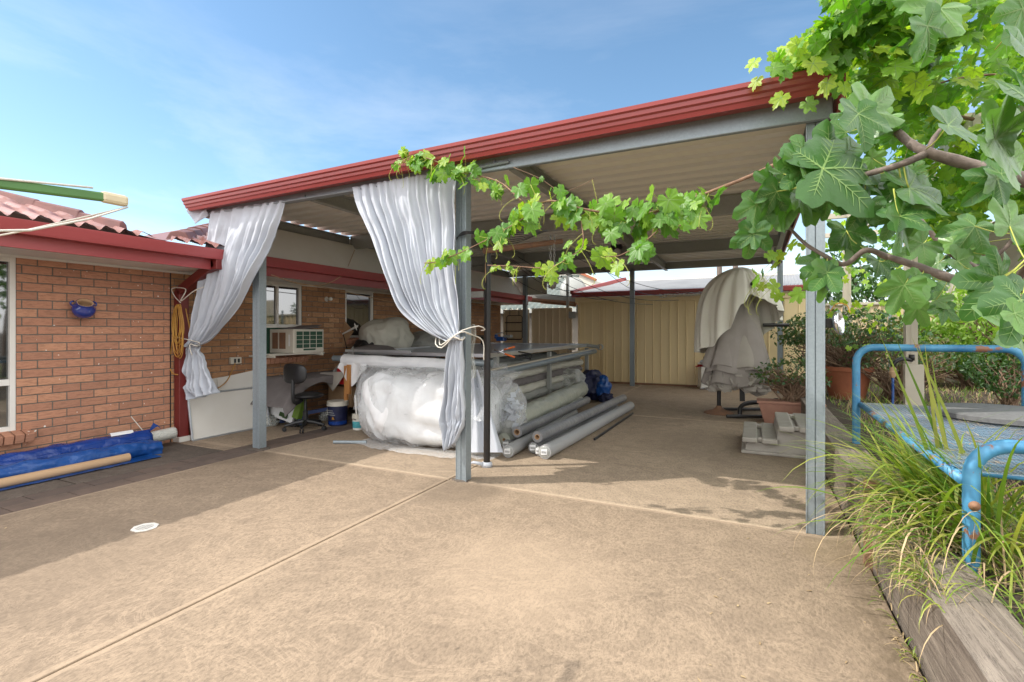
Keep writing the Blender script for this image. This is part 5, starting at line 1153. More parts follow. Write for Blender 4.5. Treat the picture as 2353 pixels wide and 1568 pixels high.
def drape(name, prof, z0, z1, folds, amp, m, label, seed, front=True, hem=.03, sqy=.5, nu=220, nv=60, a0=0, a1=2*math.pi, cx=0):
    """skirt-like sheet: prof(v) = (centre x, half width)"""
    q = MB()
    def f(u, v):
        a = lerp(a0, a1, u); cxx, rx = prof(v); k = math.sin(a*folds+seed+1.5*N3((math.cos(a), math.sin(a), seed), 1.5))
        sh = (1-abs(k))**1.0; rr = rx*(1+amp*v*(.8*k+.5*sh) + .10*N3((a*1.2, v*1.5, seed)))
        z = lerp(z1, z0 + hem*math.sin(a*5+seed)+hem*1.3*N3((math.cos(a)*2, math.sin(a)*2, seed)), v)
        return loc3(cx+cxx+rr*math.cos(a), rr*math.sin(a)*sqy, z)
    q.grid(f, nu, nv, wrapu=(a1-a0) > 6.2); return tag(q.build(name, m, smooth=True, solid=.003, loc=O_), label, 'fabric', 'fabric sheets draped on the exercise machine')
pin = lambda a, b_: (lambda v: (0.02*math.sin(v*3), lerp(a, b_, v**.7)))
drape('fabric_sheet', pin(.10,.56), .50, 1.86, 7, .09, M['fabric_g'], 'lowest taupe fabric sheet, its folded hems hanging just above the machine feet', 1)
drape('fabric_sheet', pin(.12,.56), .70, 1.92, 6, .08, M['fabric_g'], 'middle taupe fabric sheet on the machine, hem a hand above the lowest one', 2.2, cx=-.02, a0=R(150), a1=R(330))
drape('fabric_sheet', lambda v: (.06, lerp(.12,.42,v**.8)), .78, 1.98, 5, .07, M['fabric_l'], 'broad pale taupe sheet hanging smooth over the front of the machine', 3.7, a0=R(205), a1=R(395), sqy=.62)
drape('fabric_sheet', lambda v: (-.10-.14*v, lerp(.14,.36,v)), .80, 1.9, 5, .12, M['fabric_g'], 'taupe sheet hanging at the left side of the machine', 5.1, a0=R(120), a1=R(290), sqy=.6)
# crumpled hems
b = MB()
for k in range(60):
    a = R(random.uniform(185, 355)); z = random.uniform(.40, .70); rr = random.uniform(.34,.50); p = loc3(rr*math.cos(a), rr*.5*math.sin(a), z); w_ = random.uniform(.06,.15)
    e = Euler((random.uniform(-.5,.5), random.uniform(-.5,.5), TH+random.uniform(-.7,.7))).to_matrix()
    b.add([p+e@Vector((-w_,0,.06)), p+e@Vector((w_,.02,.09)), p+e@Vector((w_*.8,-.03,-.07)), p+e@Vector((-w_*.3,.02,-.10)), p+e@Vector((-w_*.9,-.02,-.03))], [(0,1,2,3,4)])
o = tag(b.build('fabric_folds', M['fabric_l'], solid=.004, loc=O_), 'many crumpled fabric hems hanging under the draped machine', 'fabric'); o['kind'] = 'stuff'
# muslin hood: folds run down from the top, open at the front
q = MB()
def hood(u, v):
    a = 2*math.pi*u; ad = math.degrees(a) % 360
    pts = [(0,1.55),(60,1.2),(130,1.0),(175,1.02),(215,1.12),(238,1.40),(255,1.80),(268,1.96),(285,1.88),(310,1.78),(335,1.70),(360,1.55)]
    for i in range(len(pts)-1):
        if pts[i][0] <= ad <= pts[i+1][0]: t = (ad-pts[i][0])/(pts[i+1][0]-pts[i][0]); hz = lerp(pts[i][1], pts[i+1][1], t*t*(3-2*t)); break
    z = 2.42-(2.42-hz)*v**1.15; h_ = 2.42-z
    rx = .60*(1-math.exp(-h_*3.6))**.62+.06*h_; rx *= (1.12 if math.cos(a) < 0 else 1.0)
    k = math.sin(a*13+3*N3((math.cos(a)*1.3, math.sin(a)*1.3, 2))+v*1.2); k2 = math.sin(a*27+5*N3((math.cos(a)*2, math.sin(a)*2, 7)))
    rr = rx*(1+.055*k*min(1, v*2)+.022*k2*min(1, v*2)+.09*N3((math.cos(a)*1.1, math.sin(a)*1.1, v*1.4)))
    return loc3(.03+rr*math.cos(a), rr*math.sin(a)*.66, z+.02*N3((a*2, v*3, 1)))
q.grid(hood, 260, 70, wrapu=True)
M['fabric_cw'] = mat('off_white_muslin', (.72,.69,.61), (.66,.63,.55), 2, .85, bscale=200, bstr=.15, bdist=.002)
tag(q.build('white_muslin', M['fabric_cw'], smooth=True, solid=.003, loc=O_), 'off-white muslin arched over the top of the draped machine', 'fabric')
b = MB(); b.ball(loc3(.03,-.38,2.12), (.03,.02,.035), 2); b.tube([loc3(.03,-.38,2.10), loc3(.02,-.38,1.98)], .006, 6); b.build('pin_knob', M['black'], gm, smooth=True)
# bar stool base
stl = thing('bar_stool', onZ(1652,947), 'brown bar stool base with chrome footring beside the draped machine', 'stool'); c_ = onZ(1652,950)
b = MB(); b.lathe([(.235,.0),(.24,.01),(.21,.03),(.10,.06),(.05,.10),(.04,.13)], c_, 32); b.build('base', M['rust'], stl, smooth='auto')
b = MB(); b.tube([c_+Vector((0,0,.1)), c_+Vector((0,0,.72))], .032, 16); b.build('column', M['blackm'], stl, smooth='auto')
b = MB(); b.tube([c_+Vector((-.14+.13*math.cos(a), .13*math.sin(a), .40)) for a in [k*.33 for k in range(20)]], .010, 6); b.build('footring', M['chrome'], stl, smooth=True)
b = MB(); b.lathe([(0,.72),(.17,.72),(.19,.76),(.17,.80),(0,.81)], c_, 24); b.build('seat', M['navy'], stl, smooth='auto')
# white box with cloths
bx = thing('white_cabinet', onZ(1632,896), 'low white plastic cabinet in front of the cream shed', 'cabinet'); c_ = onZ(1632,896)
b = MB(); b.obox(c_+Vector((0,.2,.30)), (.52,.42,.46), (0,0,TH*.6)); b.build('body', M['white_paint'], bx, bevel=.015)
b = MB(); b.obox(c_+Vector((0,.2,.05)), (.54,.44,.07), (0,0,TH*.6)); b.build('base', M['white_paint'], bx, bevel=.01)
for k, (m_, z, s_, lab) in enumerate((('redplastic',.555,.60,'folded red cloth on the white cabinet'),('white_paint',.60,.52,'folded white cloth on top of the red cloth'),('fabric_w',.65,.40,'small crumpled white cloth at the top of the cloth pile'))):
    b = MB(); b.ball(c_+Vector((-.04,.15,z)), (s_/2,.22,.035), 4, lambda q_, p: q_*(1+.15*N3(p,2.5,k))+Vector((0,0,.02*N3(p,4,k)-(.09*max(0,-p.x-.6) if k == 0 else 0)))); tag(b.build('folded_cloth', M[m_], smooth=True, loc=c_), lab, 'cloth', 'cloths piled on the white cabinet')
# plastic steps
st = thing('plastic_steps', (.2, 6.8, 0), 'weathered grey two-tread plastic steps against the timber retaining wall', 'steps')
b = MB(); b.prism([(-.10,6.25,.0),(.20,6.25,0),(.55,6.25,0),(.55,6.25,.28),(.24,6.25,.28),(.22,6.25,.13),(-.07,6.25,.13)], (0,1.0,0)); b.build('riser_box', M['stepplastic'], st, bevel=.01)
b = MB(); b.box((-.13,6.20,0),(.56,7.30,.035)); b.build('base_flange', M['stepplastic'], st, bevel=.012)
for (x0, z) in ((-.12,.13),(.24,.28)):
    for dx in (0, .20):
        q = MB(); q.box((x0+dx,6.17,z),(x0+dx+.155,7.28,z+.055)); tr = q.build('tread', M['stepplastic'], st, bevel=.014)
        q = MB()
        for k in range(9): q.box((x0+dx+.018+.0135*k, 6.22, z+.0551), (x0+dx+.024+.0135*k, 7.24, z+.0585))
        q.build('grip_rib', M['stepplastic'], tr)
    q = MB(); q.box((x0+.14,6.24,z+.005),(x0+.215,6.30,z+.05)); q.box((x0+.14,7.1,z+.005),(x0+.215,7.2,z+.05)); q.build('tread_bridge', M['stepplastic'], st, bevel=.006)
# ================================================================ planting
def blade(b, base, az, L_, w_, lean, droop, mi=0, seg=7, twist=0):
    d_ = Vector((math.cos(az), math.sin(az), 0)); p = Vector(base); el = R(90)-lean; q = []
    for i in range(seg+1):
        t = i/seg; ww = w_*(1-t**1.6)*(.6+.8*min(1, t*3)*.5); sd_ = Vector((-d_.y, d_.x, 0)); sd_ = (sd_*math.cos(twist*t)+Vector((0,0,1))*math.sin(twist*t))
        q.append((p-sd_*ww/2, p+sd_*ww/2)); p = p + (d_*math.cos(el)+UV*math.sin(el))*(L_/seg); el -= droop/seg*(1+t)
    o = len(b.v)
    for a, c in q: b.v += [a, c]
    for i in range(seg): b.f.append((o+2*i, o+2*i+1, o+2*i+3, o+2*i+2)); b.m.append(mi)
# strappy grass
gp = thing('strappy_plant', (.98, 3.35, .3), 'big clump of strappy yellow-green grass spilling over the sleeper wall', 'plant')
b = MB(); d_ = MB()
for k in range(430):
    az = random.gauss(R(185), R(62)); base = (.98+random.gauss(0,.10), 3.35+random.gauss(0,.22), .34)
    blade(b, base, az, random.uniform(.45,1.0), random.uniform(.013,.024), R(random.uniform(6,62)), R(random.uniform(30,95)), twist=random.uniform(-.5,.5), seg=9)
for (x_, y_) in ((2020,765),(2055,770),(2095,775),(2125,790),(2140,820),(2110,790)):
    p0 = Vector((1.0+random.uniform(-.06,.1), 3.4+random.uniform(-.1,.1), .34)); p1 = D(x_, y_, proj(p0)[2]-.05); mid = p0.lerp(p1,.5)+RV*random.uniform(-.01,.03)
    P_ = curve([p0, mid, p1], 9); w_ = .028; o = len(b.v)
    for i, p in enumerate(P_): ww = w_*(1-(i/9)**2)+.001; b.v += [p-RV*ww/2, p+RV*ww/2]
    for i in range(9): b.f.append((o+2*i, o+2*i+1, o+2*i+3, o+2*i+2)); b.m.append(0)
b.build('green_blades', M['blade'], gp, smooth=True)
for k in range(420): blade(d_, (.95+random.gauss(0,.10), 3.3+random.gauss(0,.28), .33), random.gauss(R(190), R(75)), random.uniform(.25,.80), random.uniform(.006,.012), R(random.uniform(20,75)), R(random.uniform(50,170)), seg=9)
d_.build('dry_blades', M['dry'], gp, smooth=True)
g2_ = thing('strappy_plant', (1.25, 2.45, .3), 'second strappy grass clump growing behind the sleeper at the front leg of the blue frame', 'plant')
b = MB(); d_ = MB()
for k in range(150): blade(b, (1.15+random.gauss(0,.22), 2.6+random.gauss(0,.35), .31), random.uniform(0,6.28), random.uniform(.25,.6), random.uniform(.008,.015), R(random.uniform(15,70)), R(random.uniform(30,90)), seg=8)
for k in range(260): blade(d_, (1.25+random.gauss(0,.25), 2.7+random.gauss(0,.5), .30), random.gauss(R(20),R(80)), random.uniform(.25,.75), random.uniform(.003,.007), R(random.uniform(40,85)), R(random.uniform(10,70)), seg=7)
b.build('green_blades', M['blade'], g2_, smooth=True); d_.build('dry_blades', M['dry'], g2_, smooth=True)
for (y_, n, x_, z_, sp_, L_, lab) in ((2.62,190,.64,.37,.12,.20,'small weedy grass tuft hanging down the sleeper face, the lower one toward the camera'),(3.0,110,.63,.37,.14,.22,'thin trailing grass on the sleeper face just below the big strappy clump'),(2.35,120,.60,.0,.45,.08,'short grass tuft in the crack between the driveway and the sleeper')):
    b = MB()
    for k in range(n): blade(b, (x_+random.gauss(0,.012), y_+random.gauss(0,sp_), z_-random.random()*.06 if z_ > .1 else .0), random.gauss(R(180), R(70)), L_*random.uniform(.5,1.5), .0065, R(random.uniform(10,80)), R(random.uniform(60,150)), mi=0 if random.random() < .55 else 1, seg=6)
    tag(b.build('grass_tuft', [M['blade'], M['dry']], smooth=True, loc=(x_,y_,z_)), lab, 'grass tuft', 'grass tufts on the retaining wall')
# lawn / weeds behind
b = MB()
for k in range(15000):
    y = random.uniform(3.6, 12.8); x = .95 + (random.random()**1.3)*(1.2+.85*y); 
    if x < 1.05 and y > 4: continue
    z = gz(x, y)-.01; L_ = random.uniform(.05,.16)*(1.0 if y < 9 else 1.2); blade(b, (x,y,z), random.uniform(0,6.28), L_, random.uniform(.006,.013), R(random.uniform(5,50)), R(random.uniform(10,80)), mi=0 if random.random() < .42 else 1, seg=3)
tag(b.build('weedy_grass', [M['bush_b'], M['dry']]), 'dry and green weedy grass covering the raised garden', 'grass', kind='stuff')
def shrub(name, base, rx, ry, h, n, ls, m, label, stems=24, woody='twig', pot=None, hollow=.45, z0f=.25, group=None, cat='shrub', flowers=None):
    t = thing(name, base, label, cat, group); base = Vector(base); q = MB(); f = MB(); fl_ = MB(); c0 = base+Vector((0,0,h*.62))
    for k in range(stems):
        a = random.uniform(0,6.28); r_ = random.uniform(.4,.95); e = base+Vector((math.cos(a)*rx*r_, math.sin(a)*ry*r_, h*random.uniform(.4,.9)))
        m1_ = base.lerp(e,.4)+Vector((random.gauss(0,rx*.12), random.gauss(0,ry*.12), h*.08)); m2_ = base.lerp(e,.75)+Vector((random.gauss(0,rx*.1), random.gauss(0,ry*.1), h*.06))
        q.tube(curve([base+Vector((random.gauss(0,rx*.1),random.gauss(0,ry*.1),0)), m1_, m2_, e], 9), [.012*(1-.08*i)*(1+.4*(h>1)) for i in range(10)], 5)
    q.build('stems', M[woody], t, smooth=True)
    for k in range(n):
        d_ = Vector((random.gauss(0,1), random.gauss(0,1), random.gauss(0,1))).normalized(); s_ = random.uniform(hollow,1)**.5*(1+.25*N3(d_, 2.5, base.x))
        p = c0+Vector((d_.x*rx*s_, d_.y*ry*s_, d_.z*h*.42*s_))
        if p.z < base.z+h*z0f: p.z = base.z+h*(z0f+random.random()*.25)
        leafcard(f, p, ls*random.uniform(.6,1.3))
        if flowers and random.random() < .03 and d_.z > 0: leafcard(fl_, p+Vector((0,0,.02)), ls*.9)
    f.build('foliage', M[m], t)
    if flowers: fl_.build('flowers', flowers, t)
    return t
M['pink'] = mat('pink_petal', (.65,.35,.40), None, 9, .6); M['redflower'] = mat('red_petal', (.55,.05,.05), None, 9, .6)
def pot(base, r_, h, m, label):
    t = thing('plant_pot', base, label, 'plant pot'); b = MB(); b.lathe([(0,0),(r_*.68,0),(r_*.95,h*.86),(r_*1.04,h*.87),(r_*1.04,h),(r_*.94,h),(r_*.90,h*.9)], base, 32); b.build('body', m, t, smooth='auto')
    b = MB(); b.disc(Vector(base)+Vector((0,0,h*.9)), r_*.93); b.build('potting_soil', M['soil'], t); return t
pot((1.36,9.7,.28), .36, .52, M['terracotta'], 'large orange terracotta pot tilted among the woody geraniums')
shrub('geranium', (1.36,9.7,.7), 1.05, .9, .98, 2600, .075, 'geran', 'broad woody geranium bush with bare brown stems growing from the big orange pot', stems=150, hollow=.55, z0f=.45)
shrub('geranium', (2.0,9.5,.3), .8, .7, 1.0, 900, .07, 'geran', 'tangle of woody geranium stems beside the big orange pot', stems=120, hollow=.5, z0f=.5)
b = MB(); b.box((.10,8.35,0),(.85,8.75,.02)); 
pp = thing('planter_trough', (.5,8.5,0), 'pale pink terracotta trough behind the plastic steps', 'plant pot')
b = MB(); b.prism([(.14,8.34,.0),(.80,8.34,0),(.90,8.30,.30),(.06,8.30,.30)], (0,.34,0)); b.build('body', M['terracotta2'], pp, bevel=.012)
b = MB(); b.box((.04,8.28,.30),(.92,8.66,.335)); b.build('rim', M['terracotta2'], pp, bevel=.01)
shrub('geranium', (.50,8.48,.33), .52, .4, .62, 520, .07, 'geran', 'straggly geranium with tangled dry stems in the pale pink trough', stems=110, hollow=.5, z0f=.42)
shrub('flowering_shrub', (1.15,11.4,.2), .65, .5, 1.55, 1500, .05, 'bush', 'tall thin green shrub with red flowers between the machine and the front right post', stems=40, flowers=M['redflower'], z0f=.15)
shrub('round_bush', (3.15,9.2,.28), .50,.5,.95, 2000, .06, 'bush', 'rounded dark green bush to the right of the beige pergola post', stems=20, hollow=.6, z0f=.05)
q = onY(2250, 800, 12.2); shrub('bright_shrub', (q.x,12.2,.25), 1.6,.8,1.35, 3000, .13, 'bush_b', 'sunlit lime green shrub against the cream wall, nearest the beige post', stems=50, z0f=.05)
q = onY(2400, 800, 11.0); shrub('bright_shrub', (q.x,11.6,.25), 1.4,.9,2.2, 2600, .13, 'bush_b', 'taller sunlit shrub against the cream wall at the right edge', stems=50, z0f=.05)
q = onY(1985, 690, 14.5); shrub('hedge', (q.x,14.5,0), 1.6,.8,2.55, 3000, .14, 'bush', 'leafy green bush showing above the tan fence', stems=10)
q = onY(1905, 690, 14.2); shrub('hedge', (q.x-.5,14.6,0), 1.0,.8,2.45, 1200, .12, 'bush', 'leafy shrub with pale pink blossom above the cream panel, left of the front right post', stems=10, flowers=M['pink'])
# fence and cream wall
fe = thing('steel_fence', (2.4,13,0), 'tan ribbed steel fence at the back of the garden', 'fence'); b = ribbed(1.35, 3.5, 13.0, .1, 1.93, .22, .03, .08); b.build('panel', M['tanpanel'], fe)
b = MB(); b.box((1.35,12.95,1.93),(3.5,13.03,1.985)); b.build('top_rail', M['pergola'], fe, bevel=.006)
for x in (1.5,2.55): b = MB(); b.box((x,12.93,.1),(x+.06,12.97,2.12)); b.build('fence_post', M['galv'], fe)
cw = thing('cream_wall', (7,13.4,0), 'pale cream wall catching the sun behind the bright shrubs', 'wall'); b = MB(); b.box((3.55,13.3,0),(14,13.5,2.55)); b.build('panel', M['pergola'], cw)
b = MB()
for k in range(52): b.box((3.6+.2*k,13.26,0),(3.63+.2*k,13.299,2.5))
b.build('rib', M['pergola'], cw)
# pergola
pg = thing('pergola', (2,8,0), 'beige steel pergola frame carrying the grape vine over the garden', 'pergola')
for (x, y, w_) in ((1.69,7.48,.115),(1.50,10.7,.115),(4.6,7.4,.115),(1.05,4.7,.0),(4.6,5.4,.115)):
    if w_: b = MB(); b.box((x-w_/2,y-w_/2,.1),(x+w_/2,y+w_/2,3.02)); b.box((x-.012,y-w_/2-.006,.1),(x+.012,y-w_/2,3.02)); b.build('post', M['pergola'], pg, bevel=.004)
b = MB(); b.beam((1.60,5.2,3.05),(1.60,11.2,3.05),.05,.12); b.build('beam', M['pergola'], pg)
b = MB(); b.beam((4.6,5.2,3.05),(4.6,11.2,3.05),.05,.12); b.build('beam', M['pergola'], pg)
for y in (5.4,7.3,9.1,10.9): b = MB(); b.beam((.9,y,3.14),(5.0,y,3.14),.05,.08); b.build('purlin', M['pergola'], pg)
# garden tap on the pergola post
tp = thing('garden_tap', (1.56,7.3,1.0), 'garden tap with brass hose fitting and teal hose beside the beige post', 'tap'); q = onY(2062,835,7.2)
b = MB(); b.box((1.60,7.31,.28),(1.78,7.41,.98)); b.build('backing_post', M['pergola'], tp, bevel=.004)
b = MB(); b.tube(curve([(1.66,7.3,1.03),(1.58,7.25,1.05),(1.50,7.2,1.03),(1.46,7.2,.96)], 10), .022, 10); b.tube([(1.66,7.3,1.03),(1.66,7.3,1.10)], .03, 8); b.build('spout', M['blackm'], tp, smooth=True)
b = MB(); b.lathe([(.03,0),(.034,-.02),(.03,-.04),(.036,-.05),(.03,-.10),(.02,-.12)], (1.46,7.2,.95), 14); b.build('hose_fitting', M['tan'], tp, smooth='auto')
b = MB(); b.tube(curve([(1.46,7.2,.85),(1.46,7.2,.55),(1.43,7.15,.32),(1.8,7.0,.32)], 14), .014, 8); b.build('hose', M['blue_tarp2'], tp, smooth=True)
# shade cloth
b = MB()
A_, B_, C_, D__ = D(2168,560,6.2), D(2370,440,4.6), D(2400,560,4.8), D(2245,612,6.0)
def shc(u, v): p = A_.lerp(B_, u).lerp(D__.lerp(C_, u), v); return p + Vector((0,0,-.22*math.sin(math.pi*u)*(.4+v*.6))) + FV*(.06*math.sin(v*17+u*6)+.03*math.sin(v*31+u*3))
b.grid(shc, 50, 50); tag(b.build('shade_cloth', M['fabric_cw'], smooth=True, solid=.002, loc=A_), 'pale shade cloth sagging from the pergola among the leaves at the right', 'shade cloth')
# ================================================================ blue trolley frame
tr_ = thing('blue_trolley', (1.35,4,.3), 'chipped blue tubular trolley frame with two hoops and a mesh deck in the garden bed', 'trolley')
def hoop(x0, x1, y, zt, zb, r_, rad, name='hoop'):
    pts = [(x0,y,zb),(x0,y,(zb+zt)/2),(x0,y,zt-rad)]+[(x0+rad-rad*math.cos(a), y, zt-rad+rad*math.sin(a)) for a in [k*math.pi/14 for k in range(1,7)]]+[(x0+rad,y,zt),((x0+x1)/2,y,zt),(x1-rad,y,zt)]+[(x1-rad+rad*math.sin(a), y, zt-rad+rad*math.cos(a)) for a in [k*math.pi/14 for k in range(1,7)]]+[(x1,y,zt-rad),(x1,y,(zb+zt)/2),(x1,y,zb)]
    b = MB(); b.tube(pts, r_, 18); return b.build(name, M['bluepaint'], tr_, smooth='auto')
h1 = hoop(.80,1.90,5.22,1.235,.30,.030,.13); hoop(.86,1.92,2.86,.885,.30,.031,.14)
b = MB(); b.lathe([(0,.0),(.02,.002),(.022,.006),(.0,.012)], (.86,2.828,.62), 14, axis=(0,-1,0)); b.build('bolt', M['rust'], h1, smooth=True)
for x in (.83,1.89): b = MB(); b.tube([(x,2.86,.72),(x,5.22,.74)], .022, 12); b.build('side_rail', M['bluepaint'], tr_, smooth=True)
for k in range(22):
    y = 2.95+.105*k; b = MB(); b.tube([(.83,y,.735),(1.89,y,.735)], .0125, 8); b.build('slat', M['bluepaint'], tr_, smooth=True)
b = MB()
for k in range(94): y = 2.88+.025*k; b.beam((.83,y,.757),(1.89,y,.757),.0022,.0022)
for k in range(43): x = .83+.025*k; b.beam((x,2.88,.7592),(x,5.2,.7592),.0022,.0022)
o = b.build('wire_mesh', M['alu'], tr_)
sb_ = MB(); sb_.lathe([(0,.765),(.40,.765),(.42,.775),(.42,.805),(.405,.815),(0,.815)], (1.60,4.68,0), 48); tag(sb_.build('stone_disc', M['stonegrey'], smooth='auto', loc=(1.6,4.68,.76)), 'round grey stone disc lying flat on the blue trolley deck', 'stone slab')
b = MB()
for k in range(520): p = Vector((random.uniform(.9,1.85), random.uniform(2.95,5.1), .765)); blade(b, p, random.uniform(0,6.28), random.uniform(.03,.10), .006, R(85), R(10), seg=3)
tag(b.build('leaf_litter', M['dry'], loc=(1.4,4,.76)), 'dry leaf litter and straw scattered on the mesh deck', 'leaf litter', kind='stuff')
# chrome hose wheel on the front right post
hw = thing('chrome_lamp', onY(1885,738,4.0), 'round chrome fitting mounted on the side of the front right carport post', 'lamp'); c_ = Vector((.375+.09,4.02,1.43))
b = MB(); b.lathe([(0,-.03),(.03,-.03),(.035,.0),(.075,.02),(.085,.045),(.07,.05),(.05,.035),(0,.03)], c_+Vector((.02,0,0)), 28, axis=(.9,-.35,.1)); b.build('reflector', M['chrome'], hw, smooth=True)
b = MB(); b.box((.42,3.99,1.40),(.48,4.05,1.46)); b.build('bracket', M['blackm'], hw)
b = MB(); b.tube(curve([(.46,4,1.5),(.50,3.98,1.56),(.56,4.0,1.55),(.58,4.0,1.50)], 10), .004, 5); b.build('wire', M['yellow'], hw)

b = MB()
for k in range(70):
    r_ = random.random()
    x, y = (random.uniform(-.2,.58), random.uniform(1.6,3.9)) if r_ < .45 else (random.uniform(-5,.5), random.uniform(1.5,8))
    blade(b, (x,y,.004), random.uniform(0,6.28), random.uniform(.012,.035), random.uniform(.006,.014), R(84), R(12), seg=3)
tag(b.build('fallen_leaves', M['dry']), 'scattered tiny dry leaves and bits on the concrete', 'leaf litter', kind='stuff')
# ================================================================ grape vine
def outline(kind):
    pts = []
    if kind == 'grape':
        keys = [(-170,.42),(-150,.60),(-128,.56),(-112,.66),(-95,.60),(-75,.46),(-60,.72),(-45,.86),(-32,.70),(-20,.60),(-10,.86),(0,1.0)]
    else:
        keys = [(-170,.18),(-158,.42),(-140,.58),(-118,.62),(-98,.48),(-82,.56),(-66,.80),(-52,.92),(-40,.82),(-29,.50),(-20,.70),(-10,.95),(0,1.04)]
    full = keys + [(-a, r_) for a, r_ in keys[:-1][::-1]]
    n = 54 if kind == 'grape' else 60
    for k in range(n+1):
        a = -170 + 340*k/n
        for i in range(len(full)-1):
            if full[i][0] <= a <= full[i+1][0]:
                t = (a-full[i][0])/(full[i+1][0]-full[i][0]); t = t*t*(3-2*t); r_ = lerp(full[i][1], full[i+1][1], t); break
        if kind == 'grape': r_ *= 1 + (.055 if k % 2 else -.055)
        else: r_ *= 1 + (.012 if k % 2 else -.012)
        pts.append((R(a), r_))
    return pts
OUT = {'grape': outline('grape'), 'fig': outline('fig')}
def leaf(b, base, tipdir, normal, size, kind='grape', mi=0, vein=None, curl=.2, rings=2, fold=.15, wav=.06, seedv=0, petiole=None, pmi=None, thin=1):
    """leaf blade: petiole joint at base, tip along tipdir"""
    t = Vector(tipdir).normalized(); nrm = Vector(normal); nrm = (nrm - t*nrm.dot(t)).normalized(); s_ = t.cross(nrm)
    cen = Vector(base) + t*size*.0; ol = OUT[kind][::thin]
    if ol[-1] != OUT[kind][-1]: ol = ol + [OUT[kind][-1]]
    o = len(b.v); sc = size*.62
    def P_(a, r_):
        x = math.cos(a)*r_; y = math.sin(a)*r_*.98
        z = -curl*(x*x*.6 + y*y*.5) - fold*abs(y)*-1.0*.6 + wav*math.sin(a*5+seedv)*r_*r_ + wav*.6*math.sin(a*11+seedv*2)*r_*r_
        return Vector(base) + (t*(x+.0) + s_*y + nrm*z)*sc
    b.v.append(P_(0, 0)); n = len(ol)
    fr_ = [.5, 1.0] if rings == 2 else [.3, .65, 1.0] if rings == 3 else [1.0]
    for f_ in fr_:
        for a, r_ in ol: b.v.append(P_(a, r_*(f_ if f_ == 1 else f_*(.55+.45*r_)/max(r_,.4)*.9 if kind == 'fig' and r_ > .4 else f_)))
    for k in range(n-1): b.f.append((o, o+1+k, o+2+k)); b.m.append(mi)
    for j in range(len(fr_)-1):
        for k in range(n-1):
            p = o+1+j*n+k; b.f.append((p, p+n, p+n+1, p+1)); b.m.append(mi)
    if vein is not None:
        va = [(0,.98),(-50,.78),(50,.78),(-122,.45),(122,.45)]
        for a_, L_ in va:
            a = R(a_); 
            for sgn in (1, -1):
                oo = len(b.v); pts = [P_(a, L_*i/7)+nrm*.0012*sgn for i in range(8)]
                for i, p in enumerate(pts):
                    d_ = (pts[min(i+1,7)]-pts[max(i-1,0)]).normalized(); sd_ = d_.cross(nrm).normalized()*(.0019*size/.2*(1-i/8.5)); b.v += [p-sd_, p+sd_]
                for i in range(7): b.f.append((oo+2*i, oo+2*i+1, oo+2*i+3, oo+2*i+2)); b.m.append(vein)
            if kind == 'fig':
                for i in range(1, 6):
                    for sg in (-1, 1):
                        a2 = a + sg*R(24)*(1-.0*i); r0 = L_*i/6.5; e_a = a + sg*R(26)*(.9-i*.08); r1 = r0+L_*.20
                        p0 = P_(a, r0); p1 = P_(e_a, r1)
                        pm = P_(lerp(a,e_a,.55), lerp(r0,r1,.5))
                        for sgn in (1, -1):
                            oo = len(b.v); w0_ = .0008*size/.2
                            for p, ww in ((p0,w0_),(pm,w0_*.8),(p1,w0_*.3)):
                                d_ = (p1-p0).normalized(); sd_ = d_.cross(nrm).normalized()*ww; q = p+nrm*.0016*sgn; b.v += [q-sd_, q+sd_]
                            for i2 in range(2): b.f.append((oo+2*i2, oo+2*i2+1, oo+2*i2+3, oo+2*i2+2)); b.m.append(vein)
    if petiole is not None:
        b.tube(curve([Vector(petiole), (Vector(petiole)+Vector(base))/2+Vector((0,0,-.01)), Vector(base)], 4), size*.011, 4, mi=pmi)
def tendril(b, p, d_, L_, mi):
    p = Vector(p); d_ = Vector(d_).normalized(); pts = []; s_ = d_.cross(UV); s_ = s_.normalized() if s_.length > .1 else RV; a = 0
    for i in range(16):
        t = i/15; pts.append(p.copy()); dd = (d_*math.cos(a)+UV*-math.sin(a)*.9); p = p+dd*L_/15+Vector((0,0,-.25*L_/15)); a += .05+.55*t*t
    b.tube(pts, .0016, 4, mi=mi)
VMATS = [M['grape'], M['fig_v'], M['tendril'], M['grape_y']]
def vine_leaves(b, C, n, size, spread, down=.6, veins=True, young=0.0, seed=0, t0=0.0):
    """hang leaves along a cane C (list of points)"""
    for k in range(n):
        t = lerp(t0, 1, random.random()); i = min(int(t*(len(C)-1)), len(C)-2); p = C[i].lerp(C[i+1], t*(len(C)-1)-i)
        off = Vector((random.gauss(0,1), random.gauss(0,.8), random.gauss(-.25,.8)))*spread; base = p+off
        az = random.uniform(0, 2*math.pi); tip = Vector((math.cos(az)*.7, math.sin(az)*.5, -down-random.random()*.6))
        nr = (-FV*.9 + UV*random.uniform(.1,1.3) + RV*random.gauss(0,.7) + Vector((-.4,-.2,.3)))
        sz = size*random.uniform(.65,1.2)*(1-.35*max(0,t-.75)*4*.5)
        yg = random.random() < young*(.3+t)
        leaf(b, base, tip, nr, sz, 'grape', 3 if yg else 0, 1 if veins else None, curl=random.uniform(.1,.45), fold=random.uniform(-.2,.4), seedv=random.random()*9, wav=.09, petiole=p, pmi=2)
    for k in range(max(1, n//4)):
        t = random.random(); i = min(int(t*(len(C)-1)), len(C)-2); tendril(b, C[i], (random.gauss(0,1), random.gauss(0,1), -.4), random.uniform(.12,.25), 2)
YV_ = 3.35
def cane_pts(px): return [onY(x, y, yy) for (x, y, yy) in px]
vn = thing('grape_vine', (2.3, 4.5, .3), 'grape vine with bright lime leaves covering the pergola and trailing along the carport front', 'grape vine')
canes = MB(); lv = MB()
